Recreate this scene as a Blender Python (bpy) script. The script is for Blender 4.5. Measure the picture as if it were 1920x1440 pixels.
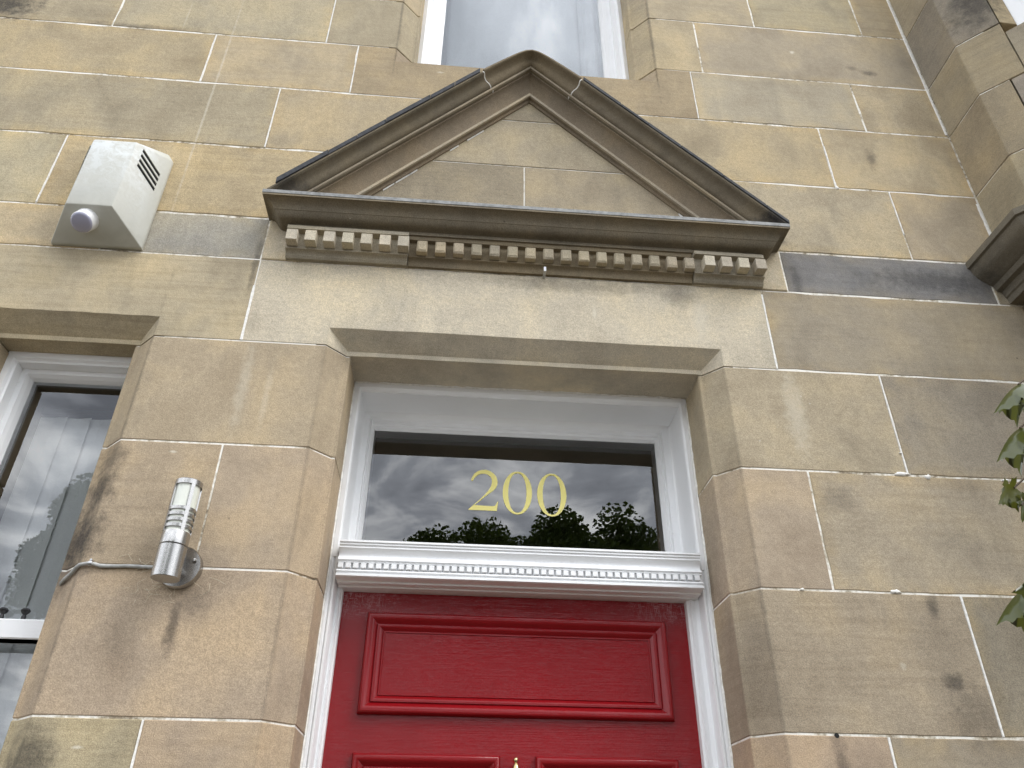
import bpy, bmesh, math, random
from mathutils import Vector, Matrix
random.seed(7)
R = math.radians
S = bpy.context.scene
for o in list(bpy.data.objects):
    bpy.data.objects.remove(o)
COL = S.collection

# ------------------------------------------------------------------ camera
cam_d = bpy.data.cameras.new('camera')
cam_d.sensor_width = 36.0
cam_d.lens = 36.0 * 1450.0 / 1920.0
cam_d.clip_start = 0.05
cam_d.clip_end = 500.0
cam = bpy.data.objects.new('camera', cam_d)
COL.objects.link(cam)
yaw, pitch, roll = R(-4.308), R(32.606), R(-0.650)
rot = (Matrix.Rotation(yaw, 3, 'Z') @ Matrix.Rotation(pitch, 3, 'X') @ Matrix.Rotation(roll, 3, 'Y'))
base = Matrix(((1, 0, 0), (0, 0, -1), (0, 1, 0)))          # camera looking along +y, z up
cam.matrix_world = Matrix.Translation((0, -1.9, 1.55)) @ (rot @ base).to_4x4()
S.camera = cam

# ------------------------------------------------------------------ world: overcast sky with broken cloud
SUN_EL, SUN_AZ = R(47), R(130)        # azimuth from +y, clockwise: in front of the facade, to its right
W = bpy.data.worlds.new('World')
S.world = W
W.use_nodes = True
nt = W.node_tree
nt.nodes.clear()
def wn(t, **k):
    n = nt.nodes.new(t)
    for a, b in k.items():
        setattr(n, a, b)
    return n
out = wn('ShaderNodeOutputWorld')
bg = wn('ShaderNodeBackground')
bg.inputs['Strength'].default_value = 0.1
sky = wn('ShaderNodeTexSky', sky_type='NISHITA', sun_disc=False, sun_elevation=SUN_EL, sun_rotation=SUN_AZ)
tc = wn('ShaderNodeTexCoord')
sep = wn('ShaderNodeSeparateXYZ')
nt.links.new(tc.outputs['Generated'], sep.inputs[0])
zz = wn('ShaderNodeMath', operation='ADD'); zz.inputs[1].default_value = 0.22
nt.links.new(sep.outputs['Z'], zz.inputs[0])
zm = wn('ShaderNodeMath', operation='MAXIMUM'); zm.inputs[1].default_value = 0.08
nt.links.new(zz.outputs[0], zm.inputs[0])
dv = wn('ShaderNodeVectorMath', operation='DIVIDE')
cz = wn('ShaderNodeCombineXYZ')
for i in range(3):
    nt.links.new(zm.outputs[0], cz.inputs[i])
nt.links.new(tc.outputs['Generated'], dv.inputs[0])
nt.links.new(cz.outputs[0], dv.inputs[1])
n1 = wn('ShaderNodeTexNoise'); n1.inputs['Scale'].default_value = 4.2; n1.inputs['Detail'].default_value = 8
n1.inputs['Roughness'].default_value = 0.55; n1.inputs['Distortion'].default_value = 0.35
ad = wn('ShaderNodeVectorMath', operation='ADD'); ad.inputs[1].default_value = (-5.2, 6.6, 2.0)
nt.links.new(dv.outputs[0], ad.inputs[0])
nt.links.new(ad.outputs[0], n1.inputs['Vector'])
r1 = wn('ShaderNodeValToRGB')
r1.color_ramp.elements[0].position = 0.36; r1.color_ramp.elements[0].color = (8.0, 8.5, 9.6, 1)
r1.color_ramp.elements[1].position = 0.66; r1.color_ramp.elements[1].color = (40, 40.6, 41, 1)
e = r1.color_ramp.elements.new(0.50); e.color = (15.5, 16.4, 18.0, 1)
nt.links.new(n1.outputs['Fac'], r1.inputs[0])
mixw = wn('ShaderNodeMixRGB'); mixw.inputs[0].default_value = 0.9
nt.links.new(sky.outputs[0], mixw.inputs[1])
nt.links.new(r1.outputs[0], mixw.inputs[2])
nt.links.new(mixw.outputs[0], bg.inputs['Color'])
nt.links.new(bg.outputs[0], out.inputs[0])

sun_d = bpy.data.lights.new('sun', 'SUN')
sun_d.energy = 1.5
sun_d.angle = R(22)
sun_d.color = (1.0, 0.975, 0.94)
sun = bpy.data.objects.new('sun', sun_d)
COL.objects.link(sun)
sdir = Vector((math.sin(SUN_AZ) * math.cos(SUN_EL), math.cos(SUN_AZ) * math.cos(SUN_EL), math.sin(SUN_EL)))
sun.rotation_euler = (-sdir).to_track_quat('-Z', 'Y').to_euler()
sun.location = sdir * 30

S.view_settings.view_transform = 'Standard'
S.view_settings.look = 'None'
S.view_settings.exposure = 0.2
S.view_settings.gamma = 1.0
S.view_settings.use_curve_mapping = False
S.render.engine = 'CYCLES'
S.cycles.max_bounces = 6
S.cycles.diffuse_bounces = 3
S.cycles.glossy_bounces = 3
S.cycles.transparent_max_bounces = 8

# ------------------------------------------------------------------ materials
def newmat(name):
    m = bpy.data.materials.new(name)
    m.use_nodes = True
    t = m.node_tree
    b = t.nodes['Principled BSDF']
    return m, t, b
def N(t, ty, **k):
    n = t.nodes.new(ty)
    for a, v in k.items():
        setattr(n, a, v)
    return n
def L(t, a, b):
    t.links.new(a, b)
def noise(t, vec, scale, detail=4, rough=0.5, dist=0.0):
    n = N(t, 'ShaderNodeTexNoise')
    n.inputs['Scale'].default_value = scale
    n.inputs['Detail'].default_value = detail
    n.inputs['Roughness'].default_value = rough
    n.inputs['Distortion'].default_value = dist
    L(t, vec, n.inputs['Vector'])
    return n.outputs['Fac']
def maprange(t, v, a, b, c, d, smooth=False):
    n = N(t, 'ShaderNodeMapRange')
    if smooth:
        n.interpolation_type = 'SMOOTHSTEP'
    for i, x in enumerate((a, b, c, d)):
        n.inputs[i + 1].default_value = x
    L(t, v, n.inputs[0])
    return n.outputs[0]
def math_(t, op, a, b):
    n = N(t, 'ShaderNodeMath', operation=op)
    for i, x in enumerate((a, b)):
        if isinstance(x, (int, float)):
            n.inputs[i].default_value = x
        else:
            L(t, x, n.inputs[i])
    return n.outputs[0]
def mixc(t, fac, a, b, mode='MIX'):
    n = N(t, 'ShaderNodeMixRGB', blend_type=mode)
    for i, x in zip((0, 1, 2), (fac, a, b)):
        if isinstance(x, (int, float)):
            n.inputs[i].default_value = x
        elif isinstance(x, tuple):
            n.inputs[i].default_value = (*x, 1)
        else:
            L(t, x, n.inputs[i])
    return n.outputs[0]
def scalevec(t, vec, s):
    n = N(t, 'ShaderNodeVectorMath', operation='MULTIPLY')
    L(t, vec, n.inputs[0])
    n.inputs[1].default_value = s
    return n.outputs[0]
def bump(t, b, h, strength, dist):
    n = N(t, 'ShaderNodeBump')
    n.inputs['Strength'].default_value = strength
    n.inputs['Distance'].default_value = dist
    L(t, h, n.inputs['Height'])
    L(t, n.outputs[0], b.inputs['Normal'])

UXA, UXB = -.331, .7145
# soot and run-off marks on the stonework: centre, radii, strength
SOOT = [
    ((-.926, 0, 2.385), (.055, .3, .085), .85), ((-.945, 0, 2.255), (.075, .3, .115), .95), ((-.915, 0, 2.475), (.05, .3, .07), .6),
    ((-.955, 0.03, 2.20), (.04, .3, .08), .7), ((-.651, 0, 2.045), (.017, .1, .085), .7), ((1.241, 0, 2.150), (.020, .1, .036), .65),
    ((1.2413, 0, 1.966), (.036, .1, .030), .7), ((1.275, 0, 1.90), (.07, .1, .085), .42), ((.915, 0, 1.76), (.022, .1, .09), .6),
    ((1.625, 0, 4.405), (.045, .1, .018), .6), ((1.56, 0, 4.43), (.03, .1, .016), .45), ((1.505, 0, 3.865), (.022, .1, .065), .6),
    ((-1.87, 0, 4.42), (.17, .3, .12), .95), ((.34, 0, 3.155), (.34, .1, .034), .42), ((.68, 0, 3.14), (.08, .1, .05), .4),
    ((1.03, -.1, 3.40), (.11, .12, .05), 1.0), ((1.95, -.3, 4.50), (.12, .14, .17), .75), ((-.89, 0, 1.745), (.07, .2, .09), .75),
    ((-.60, -.1, 3.42), (.10, .12, .05), .75), ((1.60, 0, 3.27), (.30, .1, .06), .6), ((-1.30, 0, 4.33), (.22, .1, .02), .5),
    ((1.05, 0, 2.45), (.06, .1, .05), .3), ((1.09, -.02, 3.235), (.02, .1, .08), .5), ((-.668, 0, 3.16), (.012, .1, .12), .55),
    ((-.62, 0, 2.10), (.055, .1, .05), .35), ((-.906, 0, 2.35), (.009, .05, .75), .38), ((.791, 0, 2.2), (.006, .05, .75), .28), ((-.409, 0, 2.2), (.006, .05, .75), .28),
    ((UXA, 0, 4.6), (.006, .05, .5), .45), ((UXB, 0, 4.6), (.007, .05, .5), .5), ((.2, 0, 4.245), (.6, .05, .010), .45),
]
PALE = [
    ((-.972, 0, 3.95), (.0055, .1, .75), .40), ((-1.165, 0, 4.42), (.004, .1, .12), .28), ((.4, 0, 3.05), (.007, .1, .035), .6), ((1.3155, 0, 4.508), (.011, .1, .011), .9),
    ((.74, 0, 3.05), (.03, .1, .1), .35), ((.985, 0, 2.72), (.035, .1, .16), .35), ((-.62, 0, 2.72), (.02, .1, .16), .25),
    ((-.55, 0, 2.68), (.012, .1, .12), .2), ((-.79, 0, 1.78), (.012, .1, .004), .8),
    ((-.76, 0, 2.50), (.012, .1, .004), .7), ((1.12, 0, 2.0), (.01, .1, .012), .35), ((-.15, 0, 4.19), (.016, .1, .006), .5),
]
def make_stone():
    m, t, b = newmat('sandstone')
    geo = N(t, 'ShaderNodeNewGeometry')
    pos = geo.outputs['Position']
    oi = N(t, 'ShaderNodeObjectInfo')
    off = N(t, 'ShaderNodeVectorMath', operation='SCALE')
    off.inputs[0].default_value = (37, 11, 53)
    L(t, oi.outputs['Random'], off.inputs['Scale'])
    add = N(t, 'ShaderNodeVectorMath', operation='ADD')
    L(t, pos, add.inputs[0]); L(t, off.outputs[0], add.inputs[1])
    v = add.outputs[0]
    col = oi.outputs['Color']
    big = noise(t, v, 4.0, 4, .55, .3)
    col = mixc(t, maprange(t, big, .46, .74, 0, .9), col, mixc(t, 1.0, col, (1.26, 1.20, 1.06), 'MULTIPLY'))
    col = mixc(t, maprange(t, big, .48, .26, 0, .8), col, mixc(t, 1.0, col, (.76, .74, .72), 'MULTIPLY'))
    grey = noise(t, scalevec(t, v, (1.0, 1.0, .55)), 7.0, 3, .6, .5)
    col = mixc(t, maprange(t, grey, .48, .74, 0, .62), col, mixc(t, 1.0, col, (.72, .735, .76), 'MULTIPLY'))
    bed = noise(t, scalevec(t, v, (1.6, 1.6, 34)), 2.2, 3, .6, .6)
    col = mixc(t, math_(t, 'MULTIPLY', maprange(t, bed, .46, .68, 0, 1), maprange(t, oi.outputs['Random'], .3, 1.0, .08, .44)), col, mixc(t, 1.0, col, (.70, .68, .65), 'MULTIPLY'))
    run = noise(t, scalevec(t, v, (10, 10, .9)), 2.0, 3, .6)
    col = mixc(t, maprange(t, run, .52, .75, 0, .30), col, mixc(t, 1.0, col, (1.22, 1.21, 1.18), 'MULTIPLY'))
    at = N(t, 'ShaderNodeAttribute', attribute_name='edge')
    en = noise(t, v, 16.0, 3, .6)
    ed = math_(t, 'MULTIPLY', at.outputs['Fac'], maprange(t, en, .35, .65, 0, .75))
    col = mixc(t, ed, col, mixc(t, 1.0, col, (1.17, 1.09, .92), 'MULTIPLY'))
    fine = noise(t, v, 400, 2, .7)
    col = mixc(t, 1.0, col, maprange(t, fine, .28, .72, .70, 1.30), 'MULTIPLY')
    med = noise(t, v, 62, 3, .6)
    col = mixc(t, 1.0, col, maprange(t, med, .3, .7, .94, 1.06), 'MULTIPLY')
    # pits
    vo = N(t, 'ShaderNodeTexVoronoi'); vo.inputs['Scale'].default_value = 11
    L(t, v, vo.inputs['Vector'])
    sc = N(t, 'ShaderNodeSeparateXYZ'); L(t, vo.outputs['Color'], sc.inputs[0])
    pit = math_(t, 'MULTIPLY', maprange(t, vo.outputs['Distance'], .020, .045, 1, 0), maprange(t, sc.outputs[0], .90, .92, 0, .7))
    col = mixc(t, pit, col, (.06, .05, .04))
    chip = math_(t, 'MULTIPLY', maprange(t, vo.outputs['Distance'], .018, .035, 1, 0), maprange(t, sc.outputs[1], .93, .95, 0, .6))
    col = mixc(t, chip, col, (.62, .58, .5))
    # stains
    wob = noise(t, pos, 34, 4, .65)
    wobble = maprange(t, wob, .2, .8, -.55, .55)
    def blobs(lst):
        acc = None
        for c, r, s in lst:
            sub = N(t, 'ShaderNodeVectorMath', operation='SUBTRACT')
            L(t, pos, sub.inputs[0]); sub.inputs[1].default_value = c
            dvn = N(t, 'ShaderNodeVectorMath', operation='DIVIDE')
            L(t, sub.outputs[0], dvn.inputs[0]); dvn.inputs[1].default_value = r
            ln = N(t, 'ShaderNodeVectorMath', operation='LENGTH')
            L(t, dvn.outputs[0], ln.inputs[0])
            d = math_(t, 'ADD', ln.outputs['Value'], wobble)
            f = maprange(t, d, .15, 1.25, s, 0, True)
            acc = f if acc is None else math_(t, 'MAXIMUM', acc, f)
        return acc
    col = mixc(t, blobs(PALE), col, (.66, .61, .50))
    grain = maprange(t, noise(t, pos, 150, 3, .7), .3, .7, .72, 1.0)
    col = mixc(t, math_(t, 'MULTIPLY', blobs(SOOT), grain), col, (.030, .029, .030))
    L(t, col, b.inputs['Base Color'])
    b.inputs['Roughness'].default_value = .93
    b.inputs['Specular IOR Level'].default_value = .25
    h = math_(t, 'ADD', math_(t, 'MULTIPLY', fine, .5), math_(t, 'ADD', med, math_(t, 'MULTIPLY', noise(t, v, 18, 3, .5), .8)))
    bump(t, b, h, .42, .004)
    return m
STONE = make_stone()

def make_mortar():
    m, t, b = newmat('lime_mortar')
    g = N(t, 'ShaderNodeNewGeometry'); pos = g.outputs['Position']
    a = noise(t, pos, 5.0, 4, .7)
    f = noise(t, pos, 60, 4, .7)
    s = math_(t, 'ADD', math_(t, 'MULTIPLY', a, .75), math_(t, 'MULTIPLY', f, .35))
    r = N(t, 'ShaderNodeValToRGB')
    el = r.color_ramp.elements
    el[0].position = .36; el[0].color = (.06, .05, .04, 1)
    el[1].position = .57; el[1].color = (.86, .83, .76, 1)
    x = el.new(.45); x.color = (.28, .23, .16, 1)
    x = el.new(.50); x.color = (.58, .53, .43, 1)
    L(t, s, r.inputs[0])
    L(t, r.outputs[0], b.inputs['Base Color'])
    b.inputs['Roughness'].default_value = .95
    bump(t, b, f, .5, .004)
    return m
MORTAR = make_mortar()

def make_white():
    m, t, b = newmat('white_gloss_paint')
    g = N(t, 'ShaderNodeNewGeometry'); pos = g.outputs['Position']
    a = noise(t, pos, 9, 4, .6)
    dirt = noise(t, pos, 70, 4, .7)
    col = mixc(t, maprange(t, a, .4, .75, 0, .35), (.87, .875, .88), (.79, .795, .79))
    col = mixc(t, maprange(t, dirt, .66, .80, 0, .35), col, (.42, .39, .33))
    L(t, col, b.inputs['Base Color'])
    b.inputs['Roughness'].default_value = .42
    brush = noise(t, scalevec(t, pos, (4, 30, 30)), 6, 3, .6)
    bump(t, b, math_(t, 'ADD', brush, math_(t, 'MULTIPLY', dirt, .4)), .11, .004)
    return m
WHITE = make_white()

def make_red():
    m, t, b = newmat('red_gloss_paint')
    g = N(t, 'ShaderNodeNewGeometry'); pos = g.outputs['Position']
    grain = noise(t, scalevec(t, pos, (3, 20, 85)), 3.0, 4, .65, .4)
    a = noise(t, pos, 5, 4, .6)
    col = mixc(t, maprange(t, a, .3, .7, 0, 1), (.245, .0062, .0098), (.212, .0050, .0078))
    # crazed worn paint along the top rail
    sp = N(t, 'ShaderNodeSeparateXYZ'); L(t, pos, sp.inputs[0])
    top = maprange(t, sp.outputs['Z'], 2.135, 2.215, 0, 1, True)
    cornr = maprange(t, math_(t, 'ABSOLUTE', math_(t, 'SUBTRACT', sp.outputs['X'], .18), 0), .28, .42, .25, 1, True)
    wv = noise(t, scalevec(t, pos, (22, 20, 200)), 2.2, 5, .75, 1.0)
    wv2 = noise(t, scalevec(t, pos, (230, 20, 18)), 2.0, 5, .75, 1.0)
    worn = math_(t, 'MAXIMUM', maprange(t, wv, .54, .62, 0, 1), math_(t, 'MULTIPLY', maprange(t, wv2, .54, .62, 0, 1), cornr))
    worn = math_(t, 'MULTIPLY', math_(t, 'MULTIPLY', worn, top), cornr)
    col = mixc(t, math_(t, 'MULTIPLY', worn, .75), col, (.60, .40, .42))
    L(t, col, b.inputs['Base Color'])
    b.inputs['Roughness'].default_value = .24
    b.inputs['Specular IOR Level'].default_value = .34
    L(t, maprange(t, a, .3, .7, .11, .18), b.inputs['Roughness'])
    bump(t, b, grain, .20, .003)
    return m
RED = make_red()

def simple(name, col, rough=.5, metal=0, nscale=0, namt=.15, spec=None, bumpd=0):
    m, t, b = newmat(name)
    b.inputs['Base Color'].default_value = (*col, 1)
    b.inputs['Roughness'].default_value = rough
    b.inputs['Metallic'].default_value = metal
    if spec is not None:
        b.inputs['Specular IOR Level'].default_value = spec
    if nscale:
        g = N(t, 'ShaderNodeNewGeometry')
        f = noise(t, g.outputs['Position'], nscale, 4, .6)
        L(t, mixc(t, 1.0, col, maprange(t, f, .3, .7, 1 - namt, 1 + namt), 'MULTIPLY'), b.inputs['Base Color'])
        if bumpd:
            bump(t, b, f, .4, bumpd)
    return m
def make_glass(name, mult):
    m, t, b = newmat(name)
    t.nodes.remove(b)
    o = t.nodes['Material Output']
    g = N(t, 'ShaderNodeNewGeometry')
    f = noise(t, g.outputs['Position'], 3.2, 2, .5)
    bp_ = N(t, 'ShaderNodeBump'); bp_.inputs['Strength'].default_value = .02; bp_.inputs['Distance'].default_value = .02
    L(t, f, bp_.inputs['Height'])
    fr = N(t, 'ShaderNodeFresnel'); fr.inputs['IOR'].default_value = 1.5
    L(t, bp_.outputs[0], fr.inputs['Normal'])
    fac = math_(t, 'MINIMUM', math_(t, 'MULTIPLY', fr.outputs[0], mult), 1.0)
    tr = N(t, 'ShaderNodeBsdfTransparent'); tr.inputs[0].default_value = (.93, .95, .95, 1)
    gl = N(t, 'ShaderNodeBsdfGlossy'); gl.inputs['Roughness'].default_value = .004
    L(t, bp_.outputs[0], gl.inputs['Normal'])
    mx = N(t, 'ShaderNodeMixShader')
    L(t, fac, mx.inputs[0]); L(t, tr.outputs[0], mx.inputs[1]); L(t, gl.outputs[0], mx.inputs[2])
    L(t, mx.outputs[0], o.inputs[0])
    return m
GLASS = make_glass('double_glazing', 3.5)
def make_clear():
    m, t, b = newmat('pane_back')
    t.nodes.remove(b)
    tr = N(t, 'ShaderNodeBsdfTransparent')
    L(t, tr.outputs[0], t.nodes['Material Output'].inputs[0])
    return m
CLEAR = make_clear()
def make_steel():
    m, t, b = newmat('brushed_steel')
    g = N(t, 'ShaderNodeNewGeometry')
    f = noise(t, g.outputs['Position'], 25, 3, .6)
    L(t, mixc(t, 1.0, (.43, .42, .405), maprange(t, f, .3, .7, .95, 1.05), 'MULTIPLY'), b.inputs['Base Color'])
    b.inputs['Metallic'].default_value = 1
    b.inputs['Roughness'].default_value = .26
    b.inputs['Anisotropic'].default_value = .5
    return m
STEEL = make_steel()
def make_plastic():
    m, t, b = newmat('weathered_cream_plastic')
    g = N(t, 'ShaderNodeNewGeometry'); pos = g.outputs['Position']
    a = noise(t, pos, 14, 4, .6, .6); c = noise(t, pos, 40, 5, .7, 1.2)
    # flaking white film left by the old sticker on the front
    at = N(t, 'ShaderNodeAttribute', attribute_name='film')
    film = math_(t, 'MULTIPLY', at.outputs['Fac'], maprange(t, math_(t, 'ADD', math_(t, 'MULTIPLY', a, .6), math_(t, 'MULTIPLY', c, .4)), .42, .56, .15, 1))
    col = mixc(t, maprange(t, a, .35, .7, 0, 1), (.54, .535, .475), (.46, .455, .395))
    col = mixc(t, film, col, (.73, .755, .745))
    L(t, col, b.inputs['Base Color'])
    L(t, maprange(t, a, .3, .7, .38, .6), b.inputs['Roughness'])
    bump(t, b, math_(t, 'ADD', film, math_(t, 'MULTIPLY', c, .5)), .25, .002)
    return m
PLASTIC = make_plastic()
OPAL = simple('opal_diffuser', (.74, .76, .68), .35)
LENS = simple('lavender_lens', (.40, .40, .52), .22)
KNOBW = simple('white_plastic', (.74, .74, .74), .3)
DARKSLOT = simple('dark_opening', (.012, .012, .012), .9)
LEAD = simple('dark_slate_edge', (.035, .037, .042), .75, 0, 60, .5, None, .004)
LEADL = simple('pale_lead', (.26, .262, .255), .7, 0, 45, .35, None, .003)
BRASS = simple('brass', (.62, .50, .26), .22, 1, 30, .2)
BLACK = simple('black_metal', (.015, .015, .016), .4)
YELLOW = simple('yellow_vinyl', (.93, .83, .28), .55, 0, 20, .02)
CABLE = simple('grey_cable', (.40, .40, .38), .6, 0, 60, .2)
GALV = simple('galvanised_steel', (.5, .5, .5), .35, 1, 80, .3)
ROOM = simple('room_plaster', (.16, .14, .12), .9, 0, 3, .1)
ROOMF = simple('room_floor', (.10, .07, .05), .6, 0, 5, .2)
BLIND = simple('blind_fabric', (.84, .85, .85), .85, 0, 200, .04)
NET = simple('net_curtain', (.90, .92, .94), .9, 0, 120, .05)
GROUND = simple('paving_ground', (.050, .040, .024), .9, 0, 6, .25, None, .01)
BARK = simple('bark', (.10, .075, .05), .9, 0, 40, .35, None, .006)
def make_leaf(name, c1, c2, trans):
    m, t, b = newmat(name)
    oi = N(t, 'ShaderNodeObjectInfo')
    g = N(t, 'ShaderNodeNewGeometry')
    f = noise(t, g.outputs['Position'], 26, 4, .6)
    col = mixc(t, maprange(t, f, .3, .7, 0, 1), c1, c2)
    L(t, col, b.inputs['Base Color'])
    b.inputs['Roughness'].default_value = .34
    b.inputs['Specular IOR Level'].default_value = .7 if trans > .3 else .15
    b.inputs['Coat Weight'].default_value = 0.9 if trans > .3 else 0.0
    b.inputs['Coat Roughness'].default_value = .22
    o = t.nodes['Material Output']
    tl = N(t, 'ShaderNodeBsdfTranslucent')
    L(t, mixc(t, 1.0, col, (1.7, 1.6, .5), 'MULTIPLY'), tl.inputs[0])
    mx = N(t, 'ShaderNodeMixShader'); mx.inputs[0].default_value = trans
    L(t, b.outputs[0], mx.inputs[1]); L(t, tl.outputs[0], mx.inputs[2])
    L(t, mx.outputs[0], o.inputs[0])
    return m
LEAF = make_leaf('maple_leaf', (.100, .115, .022), (.075, .095, .018), .45)
CROWN = make_leaf('tree_foliage', (.045, .075, .025), (.070, .095, .030), .25)

# ------------------------------------------------------------------ mesh helpers
class MB:
    def __init__(self):
        self.v = []; self.f = []; self.mi = []
    def add(self, vs, fs, mi=0):
        o = len(self.v)
        self.v += [tuple(x) for x in vs]
        self.f += [tuple(i + o for i in f) for f in fs]
        self.mi += [mi] * len(fs)
        return self
    def box(self, x0, x1, y0, y1, z0, z1, mi=0):
        vs = [(x, y, z) for x in (x0, x1) for y in (y0, y1) for z in (z0, z1)]
        fs = [(0, 1, 3, 2), (4, 6, 7, 5), (0, 4, 5, 1), (2, 3, 7, 6), (0, 2, 6, 4), (1, 5, 7, 3)]
        return self.add(vs, fs, mi)
    def loft(self, rings, close=True, caps=True, mi=0):
        n = len(rings[0]); vs = [p for r in rings for p in r]; fs = []
        for i in range(len(rings) - 1):
            for j in range(n if close else n - 1):
                k = (j + 1) % n
                fs.append((i * n + j, i * n + k, (i + 1) * n + k, (i + 1) * n + j))
        if caps:
            fs.append(tuple(range(n))[::-1])
            fs.append(tuple((len(rings) - 1) * n + j for j in range(n)))
        return self.add(vs, fs, mi)
    def tube(self, pts, r, n=10, caps=True, mi=0):
        rings = []
        for i, p in enumerate(pts):
            p = Vector(p)
            a = Vector(pts[max(i - 1, 0)]); c = Vector(pts[min(i + 1, len(pts) - 1)])
            d = (c - a).normalized()
            u = d.orthogonal().normalized() if abs(d.z) > .99 else d.cross(Vector((0, 0, 1))).normalized()
            w = d.cross(u)
            rr = r[i] if isinstance(r, (list, tuple)) else r
            rings.append([p + (u * math.cos(2 * math.pi * k / n) + w * math.sin(2 * math.pi * k / n)) * rr for k in range(n)])
        return self.loft(rings, True, caps, mi)
    def lathe(self, prof, origin, axis=(0, 0, 1), n=24, mi=0):
        ax = Vector(axis).normalized(); u = ax.orthogonal().normalized(); w = ax.cross(u); o = Vector(origin)
        rings = [[o + ax * h + (u * math.cos(2 * math.pi * k / n) + w * math.sin(2 * math.pi * k / n)) * max(r, 1e-4) for k in range(n)] for r, h in prof]
        return self.loft(rings, True, True, mi)
    def build(self, name, mat, parent=None, color=None, bevel=0.0, seg=1, smooth=False, angle=30, label=None):
        me = bpy.data.meshes.new(name)
        me.from_pydata(self.v, [], self.f)
        mats = mat if isinstance(mat, (list, tuple)) else [mat]
        for m in mats:
            me.materials.append(m)
        if any(self.mi):
            me.polygons.foreach_set('material_index', self.mi)
        bm = bmesh.new(); bm.from_mesh(me)
        bmesh.ops.remove_doubles(bm, verts=bm.verts, dist=1e-6)
        bmesh.ops.recalc_face_normals(bm, faces=bm.faces)
        if bevel:
            es = [e for e in bm.edges if len(e.link_faces) == 2 and e.calc_face_angle(0) > R(22)]
            bmesh.ops.bevel(bm, geom=es, offset=bevel, segments=seg, profile=.5, affect='EDGES', clamp_overlap=True)
        if smooth:
            for f in bm.faces:
                f.smooth = True
            for e in bm.edges:
                if len(e.link_faces) == 2 and e.calc_face_angle(0) > R(angle):
                    e.smooth = False
        bm.to_mesh(me); bm.free()
        o = bpy.data.objects.new(name, me)
        COL.objects.link(o)
        if parent is not None:
            o.parent = parent
        if color:
            o.color = (*color, 1)
        if label:
            o['label'] = label
        return o
def tag(o, label, cat, group=None):
    o['label'] = label; o['category'] = cat
    if group:
        o['group'] = group
    return o
def empty(name, loc=(0, 0, 0)):
    o = bpy.data.objects.new(name, None)
    o.empty_display_size = .1
    COL.objects.link(o)
    o.location = loc
    return o
def part(o, root):
    """parent keeping world coordinates (roots are unrotated empties)"""
    o.parent = root
    o.matrix_parent_inverse = Matrix.Translation(root.location).inverted()
    return o
def jit(c, a=.10):
    k = (1 + random.uniform(-a, a)) * 1.12
    l = .3 * c[0] + .6 * c[1] + .1 * c[2]
    c = [l + (x - l) * .93 for x in c]
    return (c[0] * k, c[1] * k * (1 + random.uniform(-.012, .012)), c[2] * k * (1 + random.uniform(-.03, .03)))

TAN = (.400, .322, .212); GREY = (.345, .290, .208); PINK = (.375, .288, .205); OCH = (.425, .330, .190)
GAP = .0021

# ------------------------------------------------------------------ ground
g = MB().box(-60, 60, -70, 60, -.3, 0).build('ground', GROUND)
g['kind'] = 'structure'

# ------------------------------------------------------------------ the house
house = empty('stone_house', (.19, 0, 0))
tag(house, 'tan sandstone house front with a red panelled door under a triangular stone pediment', 'house')
HP = dict(root=house)
def hp(o):
    return part(o, house)
def sub(o, p):
    o.parent = p
    o.matrix_parent_inverse = p.matrix_world.inverted() if False else Matrix.Identity(4)
    return o

# mortar bed behind the ashlar, open at the door and windows
DX0, DX1, DZ1 = -.408, .790, 2.936          # door opening, arris on the wall face
WX0, WX1, WZ1 = -1.430, -.904, 2.9415       # narrow window left of the door
UX0, UX1, UZ0 = -.331, .7145, 4.237         # window over the pediment
XL, XR, ZT = -3.0, 1.86, 6.2
e_ = .03
mb = MB()
def cells(holes, x0, x1, z0, z1, y0, y1):
    xs = sorted({x0, x1, *[h[0] for h in holes], *[h[1] for h in holes]})
    zs = sorted({z0, z1, *[h[2] for h in holes], *[h[3] for h in holes]})
    vs = {}; fs = []
    inside = lambda i, k: any(h[0] <= (xs[i] + xs[i + 1]) / 2 <= h[1] and h[2] <= (zs[k] + zs[k + 1]) / 2 <= h[3] for h in holes) if 0 <= i < len(xs) - 1 and 0 <= k < len(zs) - 1 else True
    for i in range(len(xs) - 1):
        for k in range(len(zs) - 1):
            if inside(i, k):
                continue
            a, b, c, d = xs[i], xs[i + 1], zs[k], zs[k + 1]
            mb.add([(a, y0, c), (b, y0, c), (b, y0, d), (a, y0, d)], [(0, 1, 2, 3)])
            mb.add([(a, y1, c), (b, y1, c), (b, y1, d), (a, y1, d)], [(3, 2, 1, 0)])
            for (di, dk, p, q) in ((-1, 0, (a, c), (a, d)), (1, 0, (b, c), (b, d)), (0, -1, (a, c), (b, c)), (0, 1, (a, d), (b, d))):
                if inside(i + di, k + dk):
                    mb.add([(p[0], y0, p[1]), (q[0], y0, q[1]), (q[0], y1, q[1]), (p[0], y1, p[1])], [(0, 1, 2, 3)])
HOLES = [(DX0 - e_, DX1 + e_, -.01, DZ1 + e_), (WX0 - e_, WX1 + e_, .9, WZ1 + e_), (UX0 - e_, UX1 + e_, UZ0 - e_, 5.85)]
cells(HOLES, XL, XR + .6, 0, ZT, .0018, .43)
wall = hp(mb.build('mortar_bed', MORTAR))

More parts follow.
